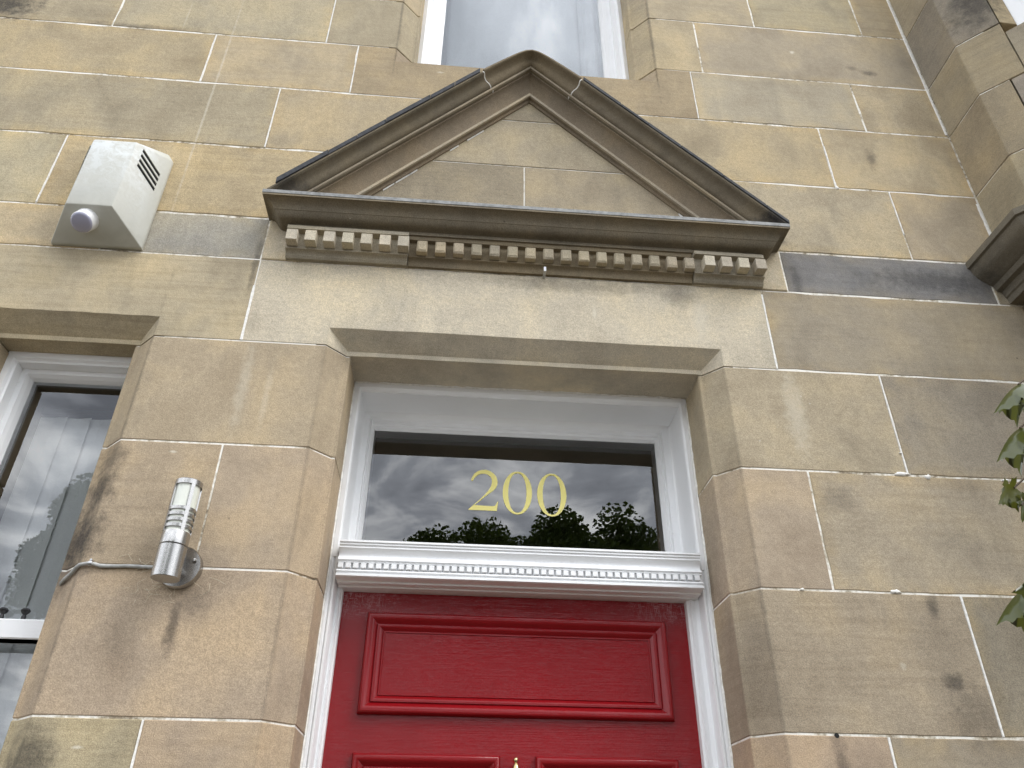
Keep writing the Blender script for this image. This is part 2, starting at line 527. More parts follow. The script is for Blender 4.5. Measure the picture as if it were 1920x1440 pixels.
def stone_rect(x0, x1, z0, z1, col, y=0.0, name='stone', parent=None, depth=.06):
    """ashlar block: slightly uneven arrises, worn edge ring, flat face"""
    x0 += GAP; x1 -= GAP; z0 += GAP; z1 -= GAP
    w, h = x1 - x0, z1 - z0
    nx = max(2, int(w / .055)); nz = max(2, int(h / .055))
    pts = []
    def jj():
        return random.gauss(0, .0009) - (random.random() < .06) * random.uniform(.001, .0035)
    for i in range(nx):
        pts.append((x0 + w * i / nx, z0 - (jj() if i else 0)))
    for i in range(nz):
        pts.append((x1 + (jj() if i else 0), z0 + h * i / nz))
    for i in range(nx):
        pts.append((x1 - w * i / nx, z1 + (jj() if i else 0)))
    for i in range(nz):
        pts.append((x0 - (jj() if i else 0), z1 - h * i / nz))
    cx, cz_ = (x0 + x1) / 2, (z0 + z1) / 2
    def ins(p, d):
        return (p[0] + max(-d, min(d, cx - p[0])), p[1] + max(-d, min(d, cz_ - p[1])))
    m = min(w, h)
    dy = random.uniform(-.0012, .0010)
    r0 = [(p[0], y + depth, p[1]) for p in pts]
    r1 = [(p[0], y + dy + .0028, p[1]) for p in pts]
    r2 = [(q[0], y + dy, q[1]) for q in (ins(p, .0030) for p in pts)]
    d3 = min(.045, m * .3)
    def ins3(p):
        return (min(max(p[0], x0 + d3), x1 - d3), min(max(p[1], z0 + d3), z1 - d3))
    r3 = [(q[0], y + dy, q[1]) for q in (ins3(p) for p in pts)]
    me = bpy.data.meshes.new(name)
    n = len(pts)
    vs = r0 + r1 + r2 + r3
    fs = [(k * n + j, k * n + (j + 1) % n, (k + 1) * n + (j + 1) % n, (k + 1) * n + j) for k in range(3) for j in range(n)]
    fs.append(tuple(3 * n + j for j in range(n)))
    me.from_pydata(vs, [], fs)
    at = me.attributes.new('edge', 'FLOAT', 'POINT')
    at.data.foreach_set('value', [1.0] * (3 * n) + [0.0] * n)
    bm = bmesh.new(); bm.from_mesh(me)
    bmesh.ops.dissolve_degenerate(bm, dist=1e-5, edges=bm.edges)
    bmesh.ops.recalc_face_normals(bm, faces=bm.faces)
    bm.to_mesh(me); bm.free()
    me.materials.append(STONE)
    o = bpy.data.objects.new(name, me)
    COL.objects.link(o)
    o.color = (*jit(col, .07), 1)
    part_ = parent or wall
    o.parent = part_

    return o
def stone_mesh(m, col, parent=None, name='stone', bevel=.0022):
    o = m.build(name, STONE, None, jit(col, .05), bevel)
    o.parent = parent or wall

    return o
def jamb(x_out, x_wall, x_cham, x_rev, yc, z0, z1, col, yd=.27):
    """block with a chamfered arris and a return into the reveal (plan extruded in z)"""
    a = x_out + GAP * (1 if x_wall > x_out else -1)
    poly = [(a, 0), (x_wall, 0), (x_cham, yc), (x_rev, yc), (x_rev, yd), (a, yd)]
    m = MB().loft([[(p[0], p[1], z0 + GAP) for p in poly], [(p[0], p[1], z1 - GAP) for p in poly]])
    return stone_mesh(m, col)
def prism_plan(poly, z0, z1):
    return MB().loft([[(p[0], p[1], z0) for p in poly], [(p[0], p[1], z1) for p in poly]])

ZR = [1.8414, 2.1856, 2.530, 2.8718, 3.1844, 3.3625, 3.6956, 4.0261, 4.3208, 4.6702]
zi, zh, zg, zf, ze, zd, zc, zb, za, zj = ZR
# door jambs: wall arris, chamfer foot, reveal
DL = (DX0, -.353, -.343, .056); DR = (DX1, .738, .727, .056)
WR_ = (WX1, -.962, -.974, .058); WL_ = (WX0, -1.378, -1.366, .058)
def dj_l(x, z0, z1, c): return jamb(x, *DL[:3], DL[3], z0, z1, c)
def dj_r(x, z0, z1, c): return jamb(x, *DR[:3], DR[3], z0, z1, c)
def wj_l(x, z0, z1, c): return jamb(x, *WL_[:3], WL_[3], z0, z1, c, .17)
# stones between window and door carry an arris on both sides
def pier(z0, z1, c):
    poly = [(WX1, 0), (DX0, 0), (DL[1], DL[3]), (DL[2], DL[3]), (DL[2], .27), (-.915, .27), (-.915, .124), (WR_[2], .124), (WR_[2], WR_[3]), (WR_[1], WR_[3])]
    return stone_mesh(prism_plan(poly, z0 + GAP, z1 - GAP), c)
def pier_w(x, z0, z1, c):
    poly = [(WX1, 0), (x - GAP, 0), (x - GAP, .27), (-.915, .27), (-.915, .124), (WR_[2], .124), (WR_[2], WR_[3]), (WR_[1], WR_[3])]
    return stone_mesh(prism_plan(poly, z0 + GAP, z1 - GAP), c)
# mortar filling behind the jamb joints
q = .0022
for poly in ([(WX1 - .0, .0026), (DX0 - q, .0026), (DL[1] - q, DL[3] + q), (DL[2] - q, DL[3] + q), (DL[2] - q, .265), (-.91, .265), (-.91, .122), (WR_[2] + q, .122), (WR_[2] + q, WR_[3] + q), (WR_[1] + q, WR_[3] + q)],
             [(.95, .0026), (DX1 + q, .0026), (DR[1] + q, DR[3] + q), (DR[2] + q, DR[3] + q), (DR[2] + q, .265), (.95, .265)]):
    o = hp(prism_plan(poly, 0.01, zf).build('jamb_mortar', MORTAR))
low = [.0, .12, .465, .809, 1.153, 1.497, zi]
for k in range(len(low) - 1):
    z0, z1 = low[k], low[k + 1]
    if k == 5:
        pier_w(-.666, z0, z1, (.36, .30, .19)); dj_l(-.666, z0, z1, PINK)
        dj_r(1.04, z0, z1, PINK); stone_rect(1.04, 1.86, z0, z1, (.30, .25, .185))
    elif k % 2:
        pier_w(-.62, z0, z1, TAN); dj_l(-.62, z0, z1, PINK); dj_r(.98, z0, z1, TAN); stone_rect(.98, 1.86, z0, z1, GREY)
    else:
        pier(z0, z1, PINK); dj_r(1.3, z0, z1, PINK); stone_rect(1.3, 1.86, z0, z1, TAN)
    if z1 <= .9:
        stone_rect(WX0 - .3, WX1, z0, z1, TAN)
    x = WX0
    stone_rect(-2.2, WX0 if z1 > .9 else WX0 - .3, z0, z1, TAN) if z1 <= .9 else wj_l(-2.1, z0, z1, TAN)
    stone_rect(XL, -2.1 if z1 > .9 else -2.2, z0, z1, GREY)
# rows i-h, h-g, g-f
pier(zi, zh, (.365, .285, .198)); dj_r(1.325, zi, zh, (.345, .282, .200)); stone_rect(1.325, 1.86, zi, zh, (.285, .240, .178))
wj_l(-2.2, zi, zh, TAN); stone_rect(XL, -2.2, zi, zh, TAN)
pier_w(-.636, zh, zg, (.365, .290, .195)); dj_l(-.636, zh, zg, (.365, .288, .198))
dj_r(.984, zh, zg, (.372, .298, .205)); stone_rect(.984, 1.86, zh, zg, (.352, .295, .212))
wj_l(-1.9, zh, zg, TAN); stone_rect(XL, -1.9, zh, zg, TAN)
pier(zg, zf, (.395, .318, .215)); dj_r(1.279, zg, zf, (.395, .325, .225)); stone_rect(1.279, 1.86, zg, zf, (.310, .265, .198))
wj_l(-2.3, zg, zf, TAN); stone_rect(XL, -2.3, zg, zf, TAN)
# lintels: front with a notch, chamfer, fillet, soffit
def lintel(x0, x1, z0, z1, L_, R_, zar, zch, zsof, col, yd):
    xl, xlc, xlr, yl = L_; xr, xrc, xrr, yr = R_
    x0 += GAP; x1 -= GAP; zt = z1 - GAP; zb_ = z0 + GAP
    m = MB()
    ns = 14
    xs = [xl + (xr - xl) * i / ns for i in range(ns + 1)]
    # front ring: opening outline (left foot, arris points, right foot)
    A = [(xl, 0, zb_)] + [(x, 0, zar + (random.uniform(-.0006, .0022) if 0 < i < ns else 0)) for i, x in enumerate(xs)] + [(xr, 0, zb_)]
    xs2 = [xlc + (xrc - xlc) * i / ns for i in range(ns + 1)]
    B = [(xlc, yl, zb_)] + [(x, yl, zch) for x in xs2] + [(xrc, yl, zb_)]
    xs3 = [xlr + (xrr - xlr) * i / ns for i in range(ns + 1)]
    Cc = [(xlr, yl, zb_)] + [(x, yl, zsof + (random.uniform(0, .0012) if 0 < i < ns else 0)) for i, x in enumerate(xs3)] + [(xrr, yl, zb_)]
    Dd = [(p[0], yd, p[2]) for p in Cc]
    m.loft([A, B, Cc, Dd], close=False, caps=False)
    # front face
    top = [(x0, 0, zt), (x1, 0, zt)]
    n = len(A)
    vs = [(x0, 0, zb_)] + A + [(x1, 0, zb_), (x1, 0, zt)] + [(x, 0, zt) for x in reversed(xs)] + [(x0, 0, zt)]
    f = []
    # quads above the arris and side blocks
    iA = lambda i: 1 + 1 + i
    iT = lambda i: len(A) + 3 + (ns - i)
    for i in range(ns):
        f.append((iA(i), iA(i + 1), iT(i + 1), iT(i)))
    f.append((0, 1, 2, iT(0), len(vs) - 1))
    f.append((1 + n - 2, 1 + n - 1, 1 + n, 1 + n + 1, iT(ns)))
    m.add(vs, f)
    # top, sides, back
    m.add([(x0, 0, zt), (x1, 0, zt), (x1, yd, zt), (x0, yd, zt), (x0, 0, zb_), (x0, yd, zb_), (x1, 0, zb_), (x1, yd, zb_)],
          [(0, 1, 2, 3), (0, 3, 5, 4), (1, 6, 7, 2)])
    m.add([(x0, 0, zb_), (xl, 0, zb_), (xlc, yl, zb_), (xlr, yl, zb_), (xlr, yd, zb_), (x0, yd, zb_)], [(0, 1, 2, 3, 4, 5)])
    m.add([(x1, 0, zb_), (xr, 0, zb_), (xrc, yr, zb_), (xrr, yr, zb_), (xrr, yd, zb_), (x1, yd, zb_)], [(5, 4, 3, 2, 1, 0)])
    o = m.build('lintel_stone', STONE, None, jit(col, .03), .0016)
    o.parent = wall
    return o
lintel(-.655, .958, zf, ze, DL, DR, DZ1, 2.8905, 2.8752, (.490, .425, .315), .26)
lintel(-2.0, -.655, zf, ze, WL_, WR_, WZ1, 2.8915, 2.8752, (.405, .335, .225), .165)
stone_rect(XL, -2.0, zf, ze, TAN); stone_rect(.958, 1.86, zf, ze, (.320, .270, .200))
# row e-d
stone_rect(XL, -1.93, ze, zd, TAN); stone_rect(-1.93, -1.15, ze, zd, (.40, .325, .21)); stone_rect(-1.15, -.655, ze, zd, (.335, .310, .255))
stone_rect(-.655, 1.05, ze, zd, (.44, .38, .28), y=-.004); stone_rect(1.05, 1.778, ze, zd, (.215, .208, .197)); stone_rect(1.778, 1.86, ze, zd, (.30, .26, .19))
# row d-c
stone_rect(XL, -2.0, zd, zc, TAN); stone_rect(-2.0, -1.399, zd, zc, (.395, .335, .225)); stone_rect(-1.399, -.30, zd, zc, (.42, .335, .205))
stone_rect(-.30, .66, zd, zc, GREY); stone_rect(.66, 1.526, zd, zc, (.375, .315, .212)); stone_rect(1.526, 1.86, zd, zc, (.365, .300, .208))
# row c-b
stone_rect(XL, -1.757, zc, zb, GREY); stone_rect(-1.757, -.735, zc, zb, (.365, .305, .205)); stone_rect(-.735, .19, zc, zb, (.39, .318, .205))
stone_rect(.19, 1.328, zc, zb, (.40, .325, .208)); stone_rect(1.328, 1.86, zc, zb, (.385, .312, .205))
# row b-a with the sill block of the window over the door
stone_rect(XL, -2.1, zb, za, TAN); stone_rect(-2.1, -1.03, zb, za, (.385, .310, .198)); stone_rect(-1.03, -.479, zb, za, (.395, .325, .215))
sm = MB()
gx = GAP
pts = [(-.479 + gx, zb + gx), (.854 - gx, zb + gx), (.854 - gx, za - gx), (UX1, za - gx), (UX1, UZ0), (UX0, UZ0), (UX0, za - gx), (-.479 + gx, za - gx)]
for yy0, yy1, ps in ((0, .25, [pts[0], pts[1], (pts[1][0], UZ0), (pts[0][0], UZ0)]), (0, .05, [(pts[0][0], UZ0), (UX0, UZ0), (UX0, za - gx), (pts[0][0], za - gx)]), (0, .05, [(UX1, UZ0), (pts[1][0], UZ0), (pts[1][0], za - gx), (UX1, za - gx)])):
    sm.loft([[(p[0], yy0, p[1]) for p in ps], [(p[0], yy1, p[1]) for p in ps]])
o = sm.build('sill_stone', STONE, None, (.375, .300, .195), .0)
o.parent = wall
stone_rect(.854, 1.524, zb, za, (.365, .310, .218)); stone_rect(1.524, 1.86, zb, za, (.385, .315, .210))
# upper rows with the chamfered jambs of the upper window
def uj_l(x, z0, z1, c): return jamb(x, UX0, -.272, -.262, .06, z0, z1, c, .26)
def uj_r(x, z0, z1, c): return jamb(x, UX1, .655, .645, .06, z0, z1, c, .26)
# foot of each chamfer, standing on the sill block
for s, xw, xc, xr in ((1, UX0, -.272, -.262), (-1, UX1, .655, .645)):
    stone_mesh(prism_plan([(xw - s * .002, .0515), (xw, .002), (xc, .06), (xr, .06), (xr, .25), (xw - s * .002, .25)], UZ0 + .002, za - .002), (.37, .30, .20))
rows = [za, zj, 5.02, 5.37, 5.72, ZT]
stone_rect(XL, -1.43, za, 4.64, (.385, .325, .21)); stone_rect(-1.43, -.608, za, 4.64, (.375, .320, .222)); uj_l(-.608, za, 4.64, (.375, .315, .21))
stone_rect(XL, -1.1, 4.64, 5.0, TAN); uj_l(-1.1, 4.64, 5.0, TAN)
stone_rect(XL, -.9, 5.0, 5.4, TAN); uj_l(-.9, 5.0, 5.4, TAN); stone_rect(XL, -.7, 5.4, 5.8, TAN); uj_l(-.7, 5.4, 5.8, GREY)
uj_r(.908, za, zj, (.385, .315, .205)); stone_rect(.908, 1.86, za, zj, (.375, .315, .225))
uj_r(1.179, zj, 5.02, (.385, .32, .21)); stone_rect(1.179, 1.663, zj, 5.02, (.375, .315, .215)); stone_rect(1.663, 1.86, zj, 5.02, (.37, .30, .2))
uj_r(1.0, 5.02, 5.4, TAN); stone_rect(1.0, 1.86, 5.02, 5.4, TAN); uj_r(1.2, 5.4, 5.8, GREY); stone_rect(1.2, 1.86, 5.4, 5.8, TAN)
stone_rect(XL, UX0 - .4, 5.8, ZT, TAN); stone_rect(UX0 - .4, UX1 + .4, 5.8, ZT, TAN, depth=.26); stone_rect(UX1 + .4, 1.86, 5.8, ZT, TAN)

# smears and lumps of white pointing left on the face
def smear(x, z, w, h, seed):
    rnd = random.Random(seed); n = 14; m = MB()
    ring = [(x + math.cos(2 * math.pi * k / n) * w * rnd.uniform(.55, 1.1), z + math.sin(2 * math.pi * k / n) * h * rnd.uniform(.5, 1.15)) for k in range(n)]
    m.loft([[(p[0], .003, p[1]) for p in ring], [(x + (p[0] - x) * .92, -.0022, z + (p[1] - z) * .92) for p in ring], [(x + (p[0] - x) * .4, -.0042, z + (p[1] - z) * .4) for p in ring]])
    o = m.build('mortar_smear', SMEAR, None, None, 0, 1, True, 60)
    o.parent = wall
SMEAR = simple('white_pointing', (.82, .80, .75), .95, 0, 90, .15, None, .003)
for i, (x, z, w, h) in enumerate(((1.262, 2.533, .026, .007), (1.336, 2.5265, .012, .010), (1.569, 2.527, .016, .006), (1.1515, 2.1885, .017, .007), (.9, 2.186, .008, .004), (-.06 + .34, 3.9275, .05, .003), (1.33, 3.695, .008, .01), (1.275, 2.60, .006, .004))):
    smear(x, z, w, h, i)

o = MB().lathe([(.0055, .004), (.0055, -.0006), (.0003, -.0008)], (.915, 0, 1.8395), (0, 1, 0), 14).build('weep_hole', DARKSLOT)
o.parent = wall
# thick white pointing in the corner against the bay and in a few upright joints
def pointing(p0, p1, w, seed, proud=.0015):
    rnd = random.Random(seed); m = MB(); n = 12
    d = Vector((p1[0] - p0[0], 0, p1[1] - p0[1])); s = Vector((d.z, 0, -d.x)).normalized()
    rings = []
    for i in range(n + 1):
        c = Vector((p0[0], 0, p0[1])) + d * i / n
        a = w * .82 * rnd.uniform(.7, 1.2)
        rings.append([c - s * a + Vector((0, .004, 0)), c - s * a * .7 + Vector((0, -proud, 0)), c + s * a * .7 + Vector((0, -proud, 0)), c + s * a + Vector((0, .004, 0))])
    m.loft(rings, False, False)
    o = m.build('joint_pointing', SMEAR)
    o.parent = wall
for i, (a, b, w) in enumerate((((-.655, 2.874), (-.655, 3.08), .0062), ((.958, 2.874), (.958, 3.165), .0050), ((1.328, 3.70), (1.328, 3.92), .0045), ((1.325, 1.845), (1.325, 2.183), .0045),
                               ((1.853, 4.04), (1.853, 5.1), .0075), ((1.853, 3.48), (1.853, 3.66), .008), ((1.279, 2.535), (1.279, 2.87), .0035), ((-.735, 3.70), (-.735, 4.02), .0035), ((-1.399, 3.37), (-1.399, 3.69), .0035), ((1.526, 3.48), (1.526, 3.69), .0035), ((1.04, 1.50), (1.04, 1.838), .0038), ((-.666, 1.5), (-.666, 1.838), .004), ((-1.03, 4.03), (-1.03, 4.318), .0033), ((-.479, 4.03), (-.479, 4.318), .0035), ((-.608, 4.325), (-.608, 4.63), .003), ((.854, 4.03), (.854, 4.318), .003))):
    pointing(a, b, w, i)

# ------------------------------------------------------------------ pediment
HC = .192            # centre line of door and pediment
def corn_x(p):       # ends of a projecting member at projection p
    return HC - .731 - p, HC + .731 + p
def cornice(prof, name, mat, col=None, smooth=True, x=None, ret=True):
    """profile (projection, z) run along the wall with mitred returns to both sides"""
    m = MB(); rings = [[], [], [], []]
    ns = 10
    cols = []
    for p, z in prof:
        a, b = corn_x(p) if x is None else x
        row = [(a, .0 if ret else -p, z)] if ret else []
        row += [(a + (b - a) * i / ns, -p, z) for i in range(ns + 1)]
        if ret:
            row += [(b, .0, z)]
        cols.append(row)
    m.loft(cols, False, False)
    if not ret:                                 # flat ends
        for k in (0, -1):
            pr = [c[k] for c in cols]
            pr = pr + [(pr[-1][0], 0.0, pr[-1][2]), (pr[0][0], 0.0, pr[0][2])]
            m.add(pr, [tuple(range(len(pr)))])
        m.add([(c[0], 0.0, c[2]) for c in (cols[0][0], cols[0][-1], cols[-1][-1], cols[-1][0])] + [cols[0][0], cols[0][-1], cols[-1][-1], cols[-1][0]], [(0, 1, 5, 4), (3, 2, 6, 7)])
    else:
        n = len(cols[0])
        m.add(cols[-1], [tuple(range(n))]); m.add(cols[0], [tuple(range(n))[::-1]])
    return m.build(name, mat, None, col, 0, 1, smooth, 28)
def arc(p0, p1, bulge, n=6):
    """points from p0 to p1 bowed sideways by bulge (fraction of the chord)"""
    d = (p1[0] - p0[0], p1[1] - p0[1]); s = (-d[1], d[0])
    return [(p0[0] + d[0] * t + s[0] * bulge * math.sin(math.pi * t), p0[1] + d[1] * t + s[1] * bulge * math.sin(math.pi * t)) for t in [i / n for i in range(n + 1)]]
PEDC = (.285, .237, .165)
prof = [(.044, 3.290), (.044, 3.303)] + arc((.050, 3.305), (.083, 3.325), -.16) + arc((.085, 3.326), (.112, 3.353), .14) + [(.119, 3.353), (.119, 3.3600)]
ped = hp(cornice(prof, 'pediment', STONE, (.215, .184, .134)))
def pp(o):
    o.parent = ped
    return o
pp(cornice([(.1205, 3.3602), (.1205, 3.3735), (.10, 3.376), (.004, 3.386)], 'lead_capping', LEADL, None, False))
# old middle run under the cyma: bed mould, dentil ground, fillet
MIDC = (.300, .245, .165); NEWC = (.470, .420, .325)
mprof = [(.010, 3.187), (.012, 3.196)] + arc((.012, 3.197), (.024, 3.211), .18, 4) + [(.027, 3.212), (.027, 3.2165), (.022, 3.2175), (.022, 3.274), (.036, 3.276), (.038, 3.289), (.043, 3.291)]
pp(cornice(mprof, 'bed_mould', STONE, (.235, .192, .128), True, (-.194, .728), False))  # darker than its dentils: the shade between them is put into the colour
eprof = [(.014, 3.187), (.020, 3.194)] + arc((.020, 3.195), (.034, 3.207), .16, 4) + [(.038, 3.208), (.038, 3.2125), (.036, 3.213), (.036, 3.270), (.060, 3.271), (.060, 3.283), (.058, 3.286)]
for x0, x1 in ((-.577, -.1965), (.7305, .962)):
    o = pp(cornice(eprof, 'dentil_block', STONE, (.370, .330, .255), True, (x0, x1), False)); o['label'] = 'paler replacement stone with crisp dentils'  # ground toned below its dentils, painting in the shade behind them
def dentil(x0, x1, y, yb, z0, z1, col, worn, mat=None, parent=None, ch=.0012):
    m = MB()
    r = random.Random(int(x0 * 9999)) if worn else None
    def jx(a):
        return (r.uniform(-a, a) if worn else 0)
    b = .004 if worn else .0008
    ring0 = [(x0, yb, z0), (x1, yb, z0), (x1, yb, z1), (x0, yb, z1)]
    ring1 = [(x0 + jx(.001), y + b, z0 + jx(.001)), (x1 + jx(.001), y + b, z0 + jx(.001)), (x1, y + b, z1), (x0, y + b, z1)]
    ring2 = [(x0 + b + jx(.001), y, z0 + b * 1.2 + abs(jx(.004))), (x1 - b, y, z0 + b * 1.2 + abs(jx(.004))), (x1 - b, y, z1 - b * .5), (x0 + b, y, z1 - b * .5)]
    m.loft([ring0, ring1, ring2])
    return m.build('dentil', mat or STONE, None, col)
for k in range(7):
    x = -.573 + .0577 * k
    pp(dentil(x, x + .034, -.072, -.0355, 3.2155, 3.2565, jit(NEWC, .04), False))
for k in range(4):
    x = .756 + .0565 * k
    pp(dentil(x, min(x + .034, .962), -.072, -.0355, 3.2145, 3.2555, jit(NEWC, .04), False))
for k in range(16):
    x = -.168 + .0577 * k
    pp(dentil(x, x + .033, -.051, -.0215, 3.2185, 3.2620, jit((.375, .325, .235) if k > 2 else (.42, .355, .25), .08), True))

# raking cornice: (drop below the outer line, projection)
APX = .1955; AZ = 4.238; SL = 1.02
def rx(z, dz, side, z0=3.3765):
    return APX + side * (AZ - dz - z0) / SL
upper = [(.0, .0), (.0, .119), (.009, .119), (.014, .113)]
upper += [(.014 + .022 * (1 - math.cos(i / 5 * math.pi / 2)), .110 - .024 * math.sin(i / 5 * math.pi / 2)) for i in range(6)]
upper += [(.037 + .026 * math.sin(i / 5 * math.pi / 2), .085 - .020 * (1 - math.cos(i / 5 * math.pi / 2))) for i in range(1, 6)]
upper += [(.0640, .069), (.0775, .068), (.0785, .052), (.0785, .0)]
lower = [(.0790, .0), (.0790, .056), (.0855, .0555)]
lower += [(.0865 + .088 * (1 - math.cos(i / 8 * math.pi / 2)), .053 - .031 * math.sin(i / 8 * math.pi / 2)) for i in range(9)]
lower += [(.1755, .031), (.1905, .030), (.1925, .016), (.205, .014), (.205, .0)]
def rake_seg(prof, side, xa, xb, name, col, mat=STONE, n=8, rnd_=0.0):
    """xa/xb: functions of dz giving x at both ends"""
    m = MB(); rings = []
    for i in range(n + 1):
        t = i / n; ring = []
        for dz, p in prof:
            a, b = xa(dz), xb(dz)
            x = a + (b - a) * t
            dx = abs(x - APX)
            rr = max(0, rnd_ - dz)
            z = AZ - dz - SL * (math.sqrt(dx * dx + rr * rr)) 
            ring.append((x, -p, z))
        rings.append(ring)
    m.loft(rings, True, True)
    return pp(m.build(name, mat, None, col, 0, 1, True, 28))
jl = lambda dz: .0126 + dz * .55
jr = lambda dz: .3815 - dz * .55
RC = (.232, .190, .132)
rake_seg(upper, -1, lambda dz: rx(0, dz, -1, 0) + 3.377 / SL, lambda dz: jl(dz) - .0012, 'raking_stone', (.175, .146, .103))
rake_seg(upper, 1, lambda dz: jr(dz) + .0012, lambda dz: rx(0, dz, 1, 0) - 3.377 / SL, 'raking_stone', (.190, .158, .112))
# rounded apex stone, built from the left joint to the right joint
m = MB(); rings = []
for i in range(17):
    t = i / 16; ring = []
    for dz, p in upper:
        x = jl(dz) + .0012 + (jr(dz) - jl(dz) - .0024) * t
        r_ = max(0.0, .032 - dz * .5)
        z = AZ - dz - SL * math.sqrt((x - APX) ** 2 + r_ * r_) + SL * r_ * .45 * (abs(x - APX) / .19)
        ring.append((x, -p, z))
    rings.append(ring)
m.loft(rings)
pp(m.build('apex_stone', STONE, None, (.225, .182, .120), 0, 1, True, 28))
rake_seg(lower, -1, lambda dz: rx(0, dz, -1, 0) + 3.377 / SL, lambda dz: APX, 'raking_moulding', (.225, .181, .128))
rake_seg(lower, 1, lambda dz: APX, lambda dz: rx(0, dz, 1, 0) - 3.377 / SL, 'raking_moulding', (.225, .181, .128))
for sd, e0, e1 in ((-1, lambda dz: rx(0, dz, -1, 0) + 3.377 / SL, lambda dz: APX), (1, lambda dz: APX, lambda dz: rx(0, dz, 1, 0) - 3.377 / SL)):  # fillets paler than the moulding: their lit edge is painted into the colour
    rake_seg([(.1748, .010), (.1760, .0325), (.1770, .0335), (.1895, .0335), (.1910, .0320), (.1915, .010)], sd, e0, e1, 'fillet', (.40, .345, .262))
    rake_seg([(.0650, .020), (.0655, .0705), (.0665, .0715), (.0765, .0715), (.0778, .0700), (.0780, .020)], sd, e0, e1, 'fillet', (.33, .280, .208))
jp = [(d + .0006, max(p - .0012, 0)) for d, p in upper[1:-2]]
jp = [(jp[0][0], 0.0)] + jp + [(jp[-1][0], 0.0)]
for jf in (jl, jr):
    rake_seg(jp, 1, lambda dz: jf(dz) - .0020, lambda dz: jf(dz) + .0020, 'joint_pointing', None, SMEAR, 1)
# dark weathered slates bedded along the top of each rake
def slates(side):
    rnd = random.Random(5 + side); u = .192; end = .815
    while u < end:
        w = min(rnd.uniform(.07, .15), end + .035 - u)
        if w < .02: break
        t = rnd.uniform(.022, .025) if side < 0 else rnd.uniform(.014, .018); ov = rnd.uniform(.121, .1245)
        m = MB(); xs = [(APX + side * u), (APX + side * (u + w - .0015))]
        rings = []
        for x in xs:
            z = AZ - SL * abs(x - APX) + .0008
            rings.append([(x, .0, z + .004), (x, -ov, z), (x, -ov, z + t), (x, .0, z + t + .008)])
        m.loft(rings)
        pp(m.build('slate', LEAD, None, None, .001))
        u += w
slates(-1); slates(1)
m = MB().loft([[(x, -.110, z - .011) for x, z in ((rx(3.38, .03, -1) * 0 + 1.0, 3.40),)]] * 1, caps=False) if False else None
# tympanum stones
def tymp(poly, col):
    c = (sum(p[0] for p in poly) / len(poly), sum(p[1] for p in poly) / len(poly))
    rings = [[(p[0], -.0005, p[1]) for p in poly], [(p[0], -.008, p[1]) for p in poly]]
    o = MB().loft(rings).build('tympanum_stone', STONE, None, jit(col, .03), .0012)
    pp(o)
ti = lambda z, s: APX + s * (AZ - .19 - z) / SL
G2 = .0026
tymp([(ti(3.372, -1), 3.372), (.178 - G2, 3.372), (.178 - G2, 3.683 - G2), (ti(3.683 - G2, -1), 3.683 - G2)], (.285, .240, .165))
tymp([(.178 + G2, 3.372), (ti(3.372, 1), 3.372), (ti(3.683 - G2, 1), 3.683 - G2), (.178 + G2, 3.683 - G2)], (.300, .252, .175))
tymp([(ti(3.683 + G2, -1), 3.683 + G2), (ti(3.683 + G2, 1), 3.683 + G2), (ti(3.9275 - G2, 1), 3.9275 - G2), (ti(3.9275 - G2, -1), 3.9275 - G2)], (.335, .285, .195))
tymp([(ti(3.9275 + G2, -1), 3.9275 + G2), (ti(3.9275 + G2, 1), 3.9275 + G2), (APX + .004, 4.045), (APX - .004, 4.045)], (.300, .252, .172))
m = MB()
m.loft([[(ti(3.372, -1), -.0052, 3.372), (ti(3.372, 1), -.0052, 3.372), (APX, -.0052, 4.045)], [(ti(3.372, -1), -.0012, 3.372), (ti(3.372, 1), -.0012, 3.372), (APX, -.0012, 4.045)]])
pp(m.build('tympanum_mortar', MORTAR))
# bits of old white pointing along the inner edge of the raking moulding
for i, (z, s, l) in enumerate(((3.52, -1, .035), (3.56, -1, .05), (3.60, -1, .03), (3.74, -1, .03), (3.80, -1, .06), (3.47, 1, .03))):
    x0 = APX + s * (AZ - .208 - z) / SL; x1 = APX + s * (AZ - .208 - z - l) / SL
    m = MB().loft([[(x0, -.009, z), (x0, -.009, z - .006), (x0, -.013, z - .002)], [(x1, -.009, z + l), (x1, -.009, z + l - .006), (x1, -.013, z + l - .002)]])
    pp(m.build('mortar_scrap', SMEAR))

# bent steel hook below the bed mould
hook = empty('wall_hook', (.2415, 0, 3.178))
tag(hook, 'small bent metal hook sticking out of the stone under the middle dentils', 'hook')
part(MB().box(.2375, .2455, -.036, .004, 3.1765, 3.1785).build('arm', GALV, None, None, .0004), hook)
part(MB().box(.2375, .2455, -.0385, -.0362, 3.1765, 3.1945).build('tip', GALV, None, None, .0004), hook)

